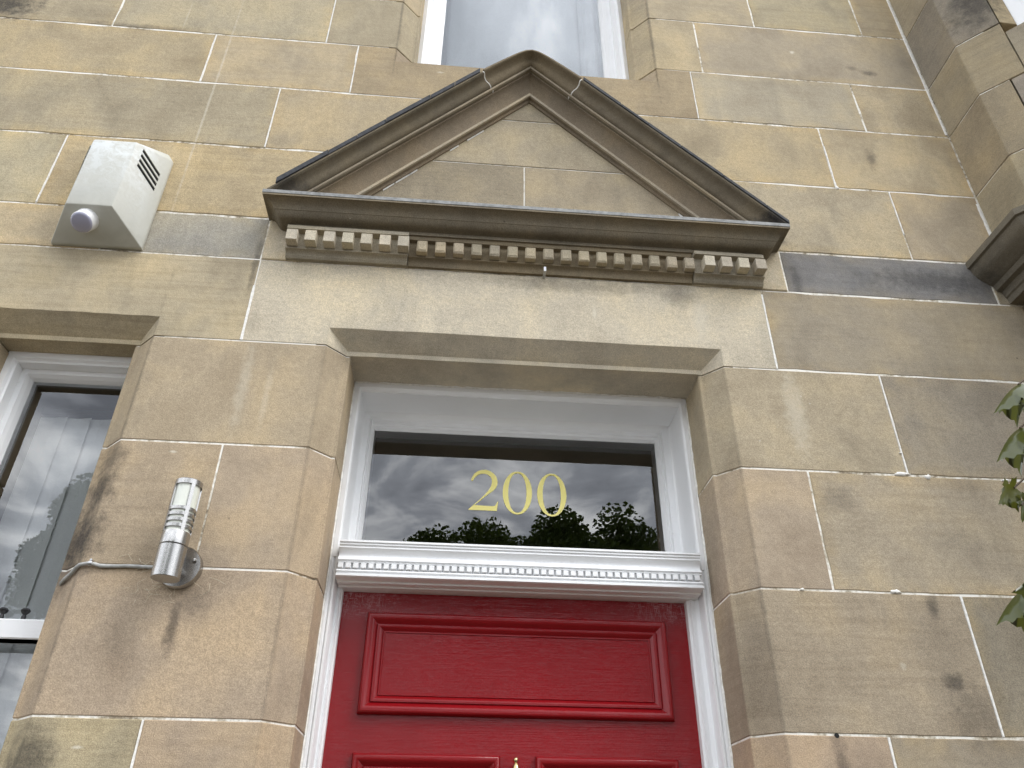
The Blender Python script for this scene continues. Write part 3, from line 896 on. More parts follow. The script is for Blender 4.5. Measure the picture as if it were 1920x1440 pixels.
# ------------------------------------------------------------------ joinery helpers
def run_x(prof, x0, x1):            # closed profile (y, z) extruded along x
    return MB().loft([[(x0, y, z) for y, z in prof], [(x1, y, z) for y, z in prof]])
def run_z(prof, z0, z1):            # closed profile (x, y) extruded along z
    return MB().loft([[(x, y, z0) for x, y in prof], [(x, y, z1) for x, y in prof]])
def rect_mould(x0, x1, z0, z1, prof):
    """mitred rectangular moulding, profile of (inset, y) open at the back"""
    m = MB(); rings = []
    for d, y in prof:
        rings.append([(x0 + d, y, z0 + d), (x1 - d, y, z0 + d), (x1 - d, y, z1 - d), (x0 + d, y, z1 - d)])
    m.loft(rings, True, False)
    return m
def pane(x0, x1, y, z0, z1, parent, name='pane', glass=None):
    m = MB(); m.box(x0, x1, y, y + .004, z0, z1, 1)
    m.mi[2] = 0
    o = m.build(name, [glass or GLASS, CLEAR])
    for p in o.data.polygons:
        p.material_index = 0 if p.normal.y < -.9 else 1
    o.parent = parent
    return o
def under(o, p):
    o.parent = p
    return o

# ------------------------------------------------------------------ door case, fanlight
RL, RRt, SOF = -.3425, .7265, 2.8760
GLX0, GLX1, GLZ0, GLZ1, GY = -.2830, .6580, 2.345, 2.798, .377
# left and right posts (the same section runs down beside the door)
def post(s, xs, xg, z0, z1, name):
    # from stone to glass: bead, quirk, splayed face, flat, bead
    w = abs(xg - xs)
    k = w / .075
    k = w / .060
    pr = [(0, .205), (.006, .202), (.017, .202), (.021, .206), (.023, .214), (.0245, .330), (.029, .334), (.044 * k, .336), (.046 * k, .350), (.051 * k, .348), (.055 * k, .357), (w, .372), (w, .425), (0, .425)]
    return run_z([(xs + s * d, y) for d, y in pr], z0, z1).build(name, WHITE, None, None, 0, 1, False)
frame = hp(run_x([(.2035, SOF), (.2005, 2.870), (.2005, 2.858), (.2055, 2.853), (.2115, 2.850), (.2115, 2.8455), (.3300, 2.8440), (.3340, 2.8380), (.3400, 2.8300), (.3520, 2.8260), (.3520, 2.8130), (.3580, 2.8110), (.3580, 2.8040), (.3720, 2.7980), (.4250, 2.7980), (.4250, SOF)], RL, RRt).build('fanlight_frame', WHITE))
under(post(1, RL, GLX0, 2.30, SOF - .0005, 'frame_post'), frame)
under(post(-1, RRt, GLX1, 2.30, SOF - .0005, 'frame_post'), frame)
pane(GLX0 - .01, GLX1 + .01, GY, 2.33, GLZ1 + .01, frame)
# ragged paint and filler where the frame meets the stone
def sealant(path, inward, seed):
    rnd = random.Random(seed); m = MB(); rings = []
    iv = Vector(inward)
    for p in path:
        p = Vector(p); a = rnd.uniform(.003, .009); h = rnd.uniform(.0012, .0030)
        rings.append([p + Vector((0, -a, 0)) + iv * .0002, p + Vector((0, -a * .6, 0)) + iv * h, p + Vector((0, .004, 0)) + iv * (h + .003), p + Vector((0, .004, 0)) + iv * .0002])
    m.loft(rings)
    under(m.build('sealant', SMEAR), frame)
sealant([(-.3430, .2045, .1 + i * .0185) for i in range(150)], (1, 0, 0), 1)
sealant([(.7270, .2045, .1 + i * .0185) for i in range(150)], (-1, 0, 0), 2)
sealant([(-.340 + i * .0178, .2025, 2.8752) for i in range(60)], (0, 0, -1), 3)
# transom rail with its tiny dentils
tz = lambda v: v
trp = [(.420, 2.334), (.158, 2.334), (.1575, 2.3285), (.162, 2.3265), (.1605, 2.3215), (.165, 2.319), (.163, 2.3135), (.167, 2.311)]
trp += [(.167 + .010 * math.sin(math.pi * i / 8), 2.311 - .026 * i / 8) for i in range(1, 8)]
trp += [(.164, 2.283), (.162, 2.279), (.168, 2.277), (.167, 2.2725), (.176, 2.2715), (.176, 2.252), (.163, 2.2515), (.162, 2.2475), (.168, 2.246), (.166, 2.2395), (.160, 2.238), (.160, 2.2335), (.166, 2.2315), (.196, 2.2305), (.198, 2.2265), (.226, 2.2265), (.228, 2.2235), (.420, 2.2235)]
TX0, TX1 = -.3150, .6960
rail = hp(run_x(trp, TX0, TX1).build('transom_rail', WHITE))
npc = 49
for k in range(npc):
    x = TX0 + .002 + k * (TX1 - TX0 - .004) / npc
    o = MB().loft([[(x, .1775, 2.2545), (x + .0145, .1775, 2.2545), (x + .0145, .1775, 2.2700), (x, .1775, 2.2700)],
                   [(x, .1625, 2.2545), (x + .0145, .1625, 2.2545), (x + .0145, .1625, 2.2700), (x, .1625, 2.2700)],
                   [(x + .001, .1605, 2.2565), (x + .0135, .1605, 2.2565), (x + .0135, .1605, 2.2690), (x + .001, .1605, 2.2690)]]).build('rail_dentil', WHITE)
    under(o, rail)
# posts beside the door leaf
def dpost(s, xs, xg, name):
    w = abs(xg - xs)
    k = w / .045
    pr = [(0, .205), (.005, .202), (.010, .203), (.013, .208), (.016, .203), (.021, .204), (.024, .214), (.026, .240), (.029 * k, .243), (.038 * k, .240), (.041 * k, .246), (w, .250), (w, .330), (0, .330)]
    return run_z([(xs + s * d, y) for d, y in pr], .02, 2.2995).build(name, WHITE)
dframe = hp(dpost(1, RL, -.302, 'door_frame'))
under(dpost(-1, RRt, .668, 'frame_post'), dframe)
# the leaf
DY = .272
leaf = hp(MB().box(-.315, .681, DY, DY + .045, .03, 2.2300).build('door', RED))
bol = [(0, DY), (0, DY - .010), (.003, DY - .018), (.006, DY - .0205), (.010, DY - .0212), (.015, DY - .0195), (.021, DY - .0145), (.027, DY - .0085), (.030, DY - .0065), (.0315, DY - .0105), (.035, DY - .0110), (.040, DY - .0080), (.045, DY - .0030), (.0475, DY - .0015), (.0485, DY - .0040), (.0520, DY - .0035), (.054, DY + .0010), (.056, DY + .006)]
def panel(x0, x1, z0, z1):
    o = rect_mould(x0, x1, z0, z1, bol).build('panel_moulding', RED, None, None, 0, 1, True, 40)
    under(o, leaf)
    o = MB().box(x0 + .052, x1 - .052, DY - .0008, DY + .004, z0 + .052, z1 - .052).build('panel', RED)
    under(o, leaf)
panel(-.229, .605, 1.904, 2.166)
panel(-.229, .144, 1.12, 1.8135); panel(.233, .605, 1.12, 1.8135)
panel(-.229, .144, .25, .98); panel(.233, .605, .25, .98)
kn = MB().lathe([(.0002, .040), (.0045, .038), (.0064, .0335), (.0045, .029), (.0030, .027), (.0052, .024), (.009, .018), (.012, .008), (.013, 0), (.010, -.006), (.006, -.010), (.013, -.016), (.016, -.03), (.010, -.05), (.006, -.07), (.012, -.10), (.017, -.12), (.010, -.14), (.0002, -.145)], (.183, DY - .016, 1.770), (0, 0, 1), 16).build('knocker', BRASS, None, None, 0, 1, True, 50)
under(kn, leaf)
under(MB().lathe([(.016, 0), (.016, .006), (.010, .010), (.007, .018), (.014, .026), (.018, .036), (.014, .048), (.0005, .052)], (.183, DY - .0005, 1.06), (0, -1, 0), 20).build('door_knob', BRASS, None, None, 0, 1, True, 50), leaf)

# house number: gilt figures on the fanlight
NP = lambda a, b: (a, b)
def number_mesh(outer, inner):
    bm = bmesh.new()
    y = GY - .0016
    K = (1.9 + y) / (1.9 + .270)          # figures were measured off a plane .27 behind the wall face
    def loop(pts):
        vs = [bm.verts.new((x * K, y, 1.55 + (z - 1.55) * K)) for x, z in pts]
        return [bm.edges.new((vs[i], vs[(i + 1) % len(vs)])) for i in range(len(vs))]
    es = loop(outer)
    if inner:
        es += loop(inner)
    bmesh.ops.triangle_fill(bm, use_beauty=True, edges=es)
    r = bmesh.ops.extrude_face_region(bm, geom=bm.faces[:])
    for v in [g_ for g_ in r['geom'] if isinstance(g_, bmesh.types.BMVert)]:
        v.co.y += .0009
    bmesh.ops.recalc_face_normals(bm, faces=bm.faces)
    me = bpy.data.meshes.new('numeral'); bm.to_mesh(me); bm.free()
    me.materials.append(YELLOW)
    o = bpy.data.objects.new('numeral', me); COL.objects.link(o)
    under(o, frame)
def zero(cx, cz_):
    n = 44
    ou = [(cx + .0452 * math.copysign(abs(math.cos(a)) ** .98, math.cos(a)), cz_ + .0716 * math.sin(a)) for a in [2 * math.pi * k / n for k in range(n)]]
    inn = [(cx + .0280 * math.copysign(abs(math.cos(a)) ** .90, math.cos(a)), cz_ + .0660 * math.copysign(abs(math.sin(a)) ** .96, math.sin(a))) for a in [2 * math.pi * k / n for k in range(n)]]
    number_mesh(ou, inn)
zero(.1838, 2.5478); zero(.2900, 2.5458)
two = [(.0400, 2.5840), (.0423, 2.5915), (.0490, 2.6050), (.0600, 2.6145), (.0720, 2.6192), (.0845, 2.6205), (.0970, 2.6172), (.1100, 2.6090), (.1185, 2.5980), (.1222, 2.5840), (.1222, 2.5725), (.1183, 2.5610), (.1105, 2.5515),
       (.0985, 2.5415), (.0845, 2.5300), (.0690, 2.5150), (.0535, 2.5010), (.0810, 2.5000), (.1090, 2.4995), (.1160, 2.5015), (.1195, 2.5065), (.1222, 2.5145), (.1258, 2.5155), (.1246, 2.5080), (.1220, 2.4846), (.0810, 2.4852), (.0385, 2.4848),
       (.0355, 2.4862), (.0500, 2.5005), (.0680, 2.5185), (.0840, 2.5365), (.0955, 2.5525), (.1025, 2.5665), (.1050, 2.5800), (.1040, 2.5900), (.0995, 2.5980), (.0915, 2.6045), (.0810, 2.6075), (.0695, 2.6062), (.0600, 2.6015), (.0520, 2.5925), (.0450, 2.5800)]
number_mesh(two, None)

# ------------------------------------------------------------------ narrow sash window left of the door
FY = .128
win = hp(rect_mould(-1.368, -.920, .98, 2.8755, [(0, .27), (0, FY), (.020, FY), (.024, FY + .010), (.030, FY + .012), (.030, .27)]).build('sash_window', WHITE))
win['label'] = 'narrow white sash window with vertical blinds'
us = rect_mould(-1.338, -.950, 2.045, 2.846, [(0, .226), (0, .176), (.016, .176), (.019, .184), (.022, .190), (.026, .208), (.026, .226)])
under(us.build('upper_sash', WHITE), win)
under(MB().box(-1.336, -.952, .170, .2265, 2.045, 2.094).build('meeting_rail', WHITE, None, None, .003), win)
pane(-1.318, -.970, .210, 2.08, 2.826, win)
ls = rect_mould(-1.338, -.950, 1.0, 2.10, [(0, .268), (0, .230), (.028, .230), (.032, .240), (.034, .250), (.034, .268)])
under(ls.build('lower_sash', WHITE), win)
pane(-1.31, -.978, .252, 1.03, 2.07, win)
for x in (-1.150, -1.095):
    under(MB().lathe([(.006, 0), (.006, .012), (.004, .016), (.010, .022), (.012, .027), (.008, .032), (.0004, .033)], (x, .195, 2.0945), (0, 0, 1), 14).build('sash_fastener', BLACK, None, None, 0, 1, True, 50), win)
hp(MB().box(-1.46, -.88, -.03, .26, .86, .975).build('window_sill', STONE, None, TAN, .003))
# blinds
blind = empty('vertical_blind', (-1.19, .36, 2.79))
tag(blind, 'white vertical slat blind hanging behind the narrow window', 'blind')
part(MB().box(-1.34, -.90, .350, .373, 2.790, 2.81).build('head_rail', DARKSLOT), blind)
for k in range(6):
    x = -1.300 + .0735 * k; a = R(7)
    c_, s_ = math.cos(a) * .0445, math.sin(a) * .0445
    m = MB()
    rings = []
    for z in (1.02, 2.783):
        rings.append([(x - c_, .36 + s_, z), (x, .36 + .0035, z), (x + c_, .36 - s_, z), (x + c_, .36 - s_ + .001, z), (x, .36 + .0045, z), (x - c_, .36 + s_ + .001, z)])
    m.loft(rings)
    part(m.build('slat', BLIND), blind)

# ------------------------------------------------------------------ window over the pediment
UY = .150
uw = hp(rect_mould(-.262, .645, UZ0 + .002, 5.82, [(0, .24), (0, UY), (.016, UY - .004), (.024, UY + .004), (.027, UY + .012), (.044, UY + .014), (.046, UY + .030), (.060, UY + .032), (.060, .24)]).build('upper_window', WHITE))
uw['label'] = 'white window above the pediment, net curtains behind the glass'
under(rect_mould(-.203, .586, UZ0 + .06, 5.74, [(0, .235), (0, UY + .036), (.022, UY + .038), (.030, UY + .050), (.034, UY + .062), (.034, .235)]).build('sash', WHITE), uw)
pane(-.172, .555, UY + .064, UZ0 + .09, 5.71, uw)
def curtain(x0, x1, y, z0, z1, amp, wave, seed, label):
    rnd = random.Random(seed); n = int((x1 - x0) / .008); m = MB(); fr = []
    ph = rnd.uniform(0, 6)
    for i in range(n + 1):
        x = x0 + (x1 - x0) * i / n
        fr.append((x, y + amp * math.sin(x * wave + ph + .6 * math.sin(x * wave * .37))))
    rings = [[(x, yy, z0) for x, yy in fr] + [(x, yy + .002, z0) for x, yy in reversed(fr)], [(x, yy, z1) for x, yy in fr] + [(x, yy + .002, z1) for x, yy in reversed(fr)]]
    m.loft(rings)
    o = m.build('net_curtain', NET, None, None, 0, 1, True, 60)
    return tag(o, label, 'curtain')
curtain(-.24, .63, .268, UZ0 + .03, 5.75, .004, 60, 2, 'flat white net filling the window above the pediment')
curtain(-.22, -.15, .252, UZ0 + .03, 5.75, .008, 150, 3, 'gathered white curtain at the left of the upper window')
curtain(.46, .62, .252, UZ0 + .03, 5.75, .008, 150, 4, 'gathered white curtain at the right of the upper window')

# ------------------------------------------------------------------ bay at the right
BX = 1.860; BR = .200
def cant(s, off=0.0):                  # point on the canted face, s along it, off outwards
    k = math.sqrt(.5)
    return (BX + s * k - off * k, -BR - s * k - off * k)
bay = hp(prism_plan([(BX + .003, .05), (BX + .003, -BR + .001), cant(.10, -.003), cant(.10, -.25), (BX + .5, .05)], 0.01, ZT).build('bay_window', MORTAR))
bay['label'] = 'canted stone bay with a moulded cornice at the right of the door'
def bst(s1, z0, z1, col):
    poly = [(BX, -.001), (BX, -BR), cant(s1), cant(s1, -.10), (BX + .10, -BR + .06), (BX + .10, -.001)]
    o = prism_plan(poly, z0 + GAP, z1 - GAP).build('stone', STONE, None, jit(col, .05), .0022)
    return under(o, bay)
def bst2(s0, s1, z0, z1, col, cham=False):
    k = .05 if cham else 0
    poly = [cant(s0 + 2 * GAP), cant(s1), cant(s1 + k, -k), cant(s1 + k, -.2), cant(s0 + 2 * GAP, -.10)]
    return under(prism_plan(poly, z0 + GAP, z1 - GAP).build('stone', STONE, None, jit(col, .05), .0022), bay)
BC = [(.30, .245, .165)] * 7
zr = [0.01, .465, .809, 1.153, 1.497, zi, zh, zg, zf, ze]
for k in range(len(zr) - 1):
    bst(.155, zr[k], zr[k + 1], BC[k % 7])
bst(.155, zd, zc, (.315, .262, .178))
bst(.102, zc, zb, (.300, .246, .158)); bst2(.102, .16, zc, zb, (.28, .24, .19))
bst(.155, zb, za + .0, (.300, .248, .165))
bst(.155, za, zj, (.235, .200, .148)); bst(.155, zj, 5.02, (.29, .24, .17)); bst(.155, 5.02, 5.5, TAN); bst(.155, 5.5, ZT, TAN)
# jamb return and white window of the canted face
for z0, z1 in ((za, zj), (zj, 5.02), (5.02, 5.5), (5.5, ZT)):
    poly = [cant(.158), cant(.205, -.05), cant(.205, -.16), cant(.158, -.16)]
    under(prism_plan(poly, z0 + GAP, z1 - GAP).build('stone', STONE, None, (.42, .34, .21), .002), bay)
under(prism_plan([cant(.158), cant(1.0), cant(1.0, -.2), cant(.158, -.2)], zc + .3, 4.262).build('window_sill', STONE, None, (.33, .285, .21), .002), bay)
under(prism_plan([cant(.158), cant(1.0), cant(1.0, -.2), cant(.158, -.2)], zd + .02, zc + .2985).build('stone', STONE, None, (.33, .27, .18), .002), bay)
under(prism_plan([cant(.206, -.055), cant(.250, -.055), cant(.250, -.11), cant(.206, -.11)], 4.265, 5.9).build('window_frame', WHITE), bay)
o = under(prism_plan([cant(.291, -.085), cant(.91, -.085), cant(.91, -.089), cant(.291, -.089)], 4.305, 5.86).build('pane', [GLASS, CLEAR]), bay)
for p in o.data.polygons:
    p.material_index = 0 if p.normal.x < -.5 and p.normal.y < -.5 else 1
for a_, b_, z0, z1 in ((.251, .295, 4.265, 5.9), (.905, .95, 4.265, 5.9), (.2955, .9045, 4.265, 4.31), (.2955, .9045, 5.855, 5.9), (.2955, .9045, 5.05, 5.10)):
    under(prism_plan([cant(a_, -.070), cant(b_, -.070), cant(b_, -.105), cant(a_, -.105)], z0, z1).build('sash_bar', WHITE, None, None, .002), bay)
o = prism_plan([cant(.251, -.130), cant(.95, -.130), cant(.95, -.133), cant(.251, -.133)], 4.27, 5.9).build('roller_blind', BLIND)
tag(o, 'plain white roller blind drawn down behind the bay window', 'blind')
# bay cornice: profile (projection, z) swept round the return and the cant
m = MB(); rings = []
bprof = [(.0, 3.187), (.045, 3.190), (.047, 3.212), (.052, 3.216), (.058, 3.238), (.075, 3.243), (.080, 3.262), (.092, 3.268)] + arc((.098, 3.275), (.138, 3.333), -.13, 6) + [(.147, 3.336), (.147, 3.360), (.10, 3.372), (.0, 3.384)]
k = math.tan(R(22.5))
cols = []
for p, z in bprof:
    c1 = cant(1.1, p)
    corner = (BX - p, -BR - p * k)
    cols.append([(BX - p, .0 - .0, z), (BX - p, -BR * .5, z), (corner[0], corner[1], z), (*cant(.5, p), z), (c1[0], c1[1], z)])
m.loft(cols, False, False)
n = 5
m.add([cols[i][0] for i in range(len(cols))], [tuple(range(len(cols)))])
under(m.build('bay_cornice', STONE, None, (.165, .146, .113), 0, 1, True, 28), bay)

# ------------------------------------------------------------------ interior
room = MB()
X0, X1, Y0, Y1 = XL, 2.4, .432, 4.3
def quad(a, b, c, d): room.add([a, b, c, d], [(0, 1, 2, 3)])
room.box(X0, X1, Y1, Y1 + .1, 0, ZT)
room.box(X0, X0 + .05, Y0, Y1, 0, ZT); room.box(X1 - .05, X1, Y0, Y1, 0, ZT)
room.box(-.62, -.52, Y0, Y1, 0, 3.1); room.box(.86, .96, Y0, Y1, 0, 3.1)
room.box(X0, X1, Y0, Y1, 3.1, 3.3)
room.box(X0, X1, Y0, Y1 + .1, ZT, ZT + .1)
o = room.build('interior_walls', ROOM); o['kind'] = 'structure'
o = MB().box(X0, X1, Y0, Y1, .001, .03).build('interior_floor', ROOMF); o['kind'] = 'structure'

# ------------------------------------------------------------------ alarm box
alarm = empty('alarm_box', (-1.155, 0, 3.19))
tag(alarm, 'weathered cream burglar alarm box with side louvres and a lilac strobe lens', 'alarm box')
fx0, fx1, fz0, fz1, fy = -1.226, -1.090, 3.258, 3.545, -.120
bx0, bx1, bz0, bz1 = -1.292, -1.018, 3.191, 3.615
m = MB()
back = [(bx0, 0, bz0), (bx1, 0, bz0), (bx1, 0, bz1 - .03), (bx1 - .02, 0, bz1), (bx0 + .02, 0, bz1), (bx0, 0, bz1 - .03)]
lip = [(x, -.012, z) for x, y, z in back]
fr = [(fx0, fy, fz0), (fx1, fy, fz0), (fx1, fy, fz1 - .004), (fx1 - .004, fy, fz1), (fx0 + .004, fy, fz1), (fx0, fy, fz1 - .004)]
m.loft([back, lip, fr])
case = part(m.build('case', PLASTIC, None, None, .0035, 2, True, 40), alarm)
at = case.data.attributes.new('film', 'FLOAT', 'POINT')
at.data.foreach_set('value', [1.0 if v.co.y < -.110 and fz0 + .012 < v.co.z else 0.0 for v in case.data.vertices])
# louvres: slots in both sloping sides
for s in (1, -1):
    fxs, bxs = (fx1, bx1) if s > 0 else (fx0, bx0)
    for k in range(4):
        z = 3.445 + .022 * k
        pts = []
        for tt in (.20, .80):
            x = bxs + (fxs - bxs) * tt; y = -.012 + (fy + .012) * tt
            pts.append(Vector((x, y, z - .036 + .070 * tt)))
        nrm = Vector((s * (fy + .012) * -1, -abs(bxs - fxs), 0)).normalized()
        m = MB()
        rings = []
        for i, p in enumerate(pts):
            rings.append([p - nrm * .002 + Vector((0, 0, -.004)), p + nrm * .0012 + Vector((0, 0, -.004)), p + nrm * .0012 + Vector((0, 0, .004)), p - nrm * .002 + Vector((0, 0, .004))])
        m.loft(rings)
        part(m.build('louvre', DARKSLOT), alarm)
        m = MB(); rings = []
        for i, p in enumerate(pts):
            rings.append([p - nrm * .001 + Vector((0, 0, .004)), p + nrm * .0045 + Vector((0, 0, .0035)), p + nrm * .004 + Vector((0, 0, .0065)), p - nrm * .001 + Vector((0, 0, .0085))])
        m.loft(rings)
        part(m.build('louvre_lip', PLASTIC), alarm)
an = Vector((0, -.067, -.108)).normalized()
base_ = Vector((-1.170, -.079, 3.236))
part(MB().lathe([(.035, -.004), (.035, .004), (.0335, .006), (.0335, .036), (.0318, .039), (.0003, .0395)], base_, an, 32).build('strobe', KNOBW, None, None, 0, 1, True, 35), alarm)
part(MB().lathe([(.0315, .0394), (.0305, .0425), (.024, .045), (.0003, .0465)], base_, an, 32).build('strobe_lens', LENS, None, None, 0, 1, True, 60), alarm)
part(MB().lathe([(.004, -.004), (.004, .001), (.0003, .0012)], (-1.162, -.058, 3.2165), an, 12).build('screw_hole', DARKSLOT), alarm)

# ------------------------------------------------------------------ wall light
lamp = empty('wall_light', (-.668, 0, 2.18))
tag(lamp, 'brushed steel cylinder wall light with opal diffuser, on the pier between window and door', 'wall light')
LXc, LYc, LR = -.6655, -.085, .0325
part(MB().lathe([(.052, .0), (.052, .018), (.050, .021), (.0003, .0215)], (-.664, -.0005, 2.181), (0, -1, 0), 40).build('back_plate', STEEL, None, None, 0, 1, True, 35), lamp)
part(MB().tube([(-.665, -.018, 2.170), (-.665, -.06, 2.170)], .014, 16).build('arm', STEEL, None, None, 0, 1, True, 35), lamp)
for dx in (-.034, .034):
    part(MB().lathe([(.006, 0), (.006, .004), (.0045, .008), (.0003, .009)], (-.664 + dx, -.022, 2.196), (0, -1, 0), 14).build('dome_nut', STEEL, None, None, 0, 1, True, 50), lamp)
part(MB().lathe([(.0003, 0), (LR - .001, 0), (LR, .001), (LR, .0765), (LR - .0012, .0778)], (LXc, LYc, 2.128), (0, 0, 1), 40).build('body', STEEL, None, None, 0, 1, True, 35), lamp)
part(MB().lathe([(LR - .0012, .0), (LR, .001), (LR, .031), (LR - .0005, .032)], (LXc, LYc, 2.2068), (0, 0, 1), 40).build('collar', STEEL, None, None, 0, 1, True, 35), lamp)
part(MB().lathe([(LR - .004, 0), (LR - .004, .125)], (LXc, LYc, 2.236), (0, 0, 1), 40).build('diffuser', OPAL, None, None, 0, 1, True, 35), lamp)
def shell_ring(z0, z1, r0, r1, a0, a1, n, name):
    m = MB(); rings = []
    for i in range(n + 1):
        a = a0 + (a1 - a0) * i / n
        d = Vector((math.cos(a), math.sin(a), 0)); c = Vector((LXc, LYc, 0))
        rings.append([c + d * r0 + Vector((0, 0, z0)), c + d * r1 + Vector((0, 0, z0)), c + d * r1 + Vector((0, 0, z1)), c + d * r0 + Vector((0, 0, z1))])
    m.loft(rings)
    part(m.build(name, STEEL, None, None, 0, 1, True, 40), lamp)
for k in range(4):
    z = 2.2475 + .0148 * k
    shell_ring(z, z + .0078, LR - .0032, LR, 0, 2 * math.pi, 40, 'band')
for k in range(4):
    a = R(-52 + 90 * k)
    shell_ring(2.2385, 2.3600, LR - .0030, LR + .0006, a - .14, a + .14, 4, 'rib')
part(MB().lathe([(LR, 0), (LR, .0125), (LR - .002, .0145), (.0003, .0150)], (LXc, LYc, 2.3595), (0, 0, 1), 40).build('cap', STEEL, None, None, 0, 1, True, 35), lamp)

rc = random.Random(9); m = MB()
for k in range(46):
    a = rc.uniform(0, 6.28); p = Vector((-.70 + rc.gauss(0, .035), -.003, 2.145 + rc.gauss(0, .03))); L_ = rc.uniform(.012, .05)
    d = Vector((math.cos(a), 0, math.sin(a))); n_ = Vector((-d.z, 0, d.x)) * rc.uniform(-.35, .35)
    m.tube([tuple(p), tuple(p + d * L_ * .5 + n_ * L_ + Vector((0, -.004, 0))), tuple(p + d * L_)], .00045, 4)
web = m.build('cobweb', simple('cobweb_silk', (.62, .55, .42), .9))
web['kind'] = 'stuff'
tag(web, 'pale wispy cobweb strands on the stone below the wall light', 'cobweb')

# cable to the lamp
cab = empty('lamp_cable', (-.80, 0, 2.18))
tag(cab, 'thin grey cable clipped along the mortar joint to the wall light', 'cable')
pts = [(-.968, .075, 2.150), (-.960, .052, 2.152), (-.945, .030, 2.155), (-.925, .012, 2.164), (-.910, -.003, 2.175), (-.902, -.007, 2.1805), (-.885, -.008, 2.1845), (-.868, -.007, 2.1835), (-.853, -.0055, 2.1798), (-.83, -.005, 2.1800), (-.79, -.0052, 2.1822), (-.74, -.005, 2.1815), (-.70, -.005, 2.1815)]
part(MB().tube(pts, .0048, 8).build('cord', CABLE, None, None, 0, 1, True, 60), cab)
part(MB().lathe([(.0062, -.004), (.0068, -.003), (.0068, .003), (.0062, .004)], (-.8779, -.0075, 2.1845), (1, 0, 0), 14).build('clip', GALV, None, None, 0, 1, True, 40), cab)
part(MB().lathe([(.003, 0), (.003, .012), (.0003, .0125)], (-.8775, .0, 2.1925), (0, -1, 0), 10).build('nail', GALV), cab)

# ------------------------------------------------------------------ young maple leaning in from the right
maple = empty('maple_sapling', (1.25, -.85, 0))
tag(maple, 'young maple with drooping lobed green leaves in front of the wall', 'tree')
part(MB().tube([(1.25, -.85, -.02), (1.24, -.86, .6), (1.22, -.87, 1.2), (1.20, -.90, 1.8), (1.17, -.93, 2.4), (1.15, -.95, 2.9)], [.018, .016, .013, .010, .007, .003], 10).build('trunk', BARK, None, None, 0, 1, True, 60), maple)
half = [(0, 0), (.08, -.10), (.22, -.16), (.40, -.20), (.36, -.08), (.47, .00), (.33, .07), (.24, .14), (.36, .20), (.50, .24), (.56, .33), (.76, .44), (.58, .46), (.50, .58), (.36, .46), (.22, .42), (.17, .44), (.22, .58), (.38, .68), (.24, .74), (.22, .88), (.11, .92), (0, 1.14)]
def leaf_mesh(fold, curl, wav):
    bm = bmesh.new()
    def P(x, y):
        z = -abs(x) * fold - curl * y * y - curl * .7 * x * x + wav * math.sin(7 * x + 3) * math.sin(6 * y)
        return (x, y, z)
    for s in (1, -1):
        vs = [bm.verts.new(P(s * x, y)) for x, y in half]
        mid = [bm.verts.new(P(0, .2)), bm.verts.new(P(0, .45)), bm.verts.new(P(0, .8))]
        loop = vs + [mid[2], mid[1], mid[0]]
        f = bm.faces.new(loop if s > 0 else loop[::-1])
    bmesh.ops.triangulate(bm, faces=bm.faces[:])
    bmesh.ops.subdivide_edges(bm, edges=bm.edges[:], cuts=1)
    for v in bm.verts:
        v.co.z = P(v.co.x, v.co.y)[2]
    bmesh.ops.remove_doubles(bm, verts=bm.verts, dist=.001)
    bmesh.ops.recalc_face_normals(bm, faces=bm.faces)
    for f in bm.faces:
        f.smooth = True
    me = bpy.data.meshes.new('leaf'); bm.to_mesh(me); bm.free(); me.materials.append(LEAF)
    return me
LM = [leaf_mesh(.95, .22, .05), leaf_mesh(1.05, .28, .06), leaf_mesh(.18, .25, .04), leaf_mesh(.85, .30, .06)]
def mleaf(base, tip, up, size, var, petiole_to=None):
    base, tip = Vector(base), Vector(tip)
    y = (tip - base).normalized(); z = (Vector(up) - y * Vector(up).dot(y)).normalized(); x = y.cross(z)
    o = bpy.data.objects.new('leaf', LM[var % 4]); COL.objects.link(o)
    M = Matrix((x, y, z)).transposed().to_4x4(); M.translation = base
    o.parent = maple; o.matrix_parent_inverse = Matrix.Translation(maple.location).inverted()
    o.matrix_basis = M @ Matrix.Scale(size, 4)
    if petiole_to is not None:
        q_ = Vector(petiole_to); mid = (base + q_) / 2 + Vector((0, 0, .012))
        part(MB().tube([tuple(q_), tuple(mid), tuple(base)], .0016, 6).build('twig', BARK, None, None, 0, 1, True, 60), maple)
trunk_at = lambda z: Vector((1.25 - .05 * (z / 1.2) * .6, -.85 - .035 * z, z))
LV = [  # base, tip, up-vector, size
    ((.832, -.985, 2.183), (.770, -.969, 2.146), (-.05, -.08, 1), .056, 0),
    ((.838, -.950, 2.128), (.772, -.934, 2.088), (-.05, -.10, 1), .060, 1),
    ((.830, -.905, 2.050), (.790, -.897, 2.026), (.05, .75, .65), .040, 2),
    ((.832, -.905, 2.022), (.822, -.893, 1.990), (-.4, -.3, .6), .022, 0),
    ((.850, -.900, 2.035), (.838, -.890, 1.995), (.1, .6, .6), .034, 2),
    ((.856, -.888, 1.992), (.848, -.872, 1.960), (.3, .5, .6), .028, 3),
    ((.852, -.836, 1.922), (.783, -.812, 1.890), (-.05, -.06, 1), .066, 3),
    ((.880, -.960, 2.215), (.850, -.945, 2.165), (.3, -.3, .8), .050, 0),
    ((.885, -.850, 1.930), (.880, -.830, 1.870), (.5, -.6, .6), .06, 0),
]
for b_, t_, u_, s_, v_ in LV:
    j = Vector(b_); st = Vector((1.19, -.90, j.z - .02))
    mleaf(b_, t_, u_, s_, v_, j + Vector((.06, .005, .02)))
rl = random.Random(11)
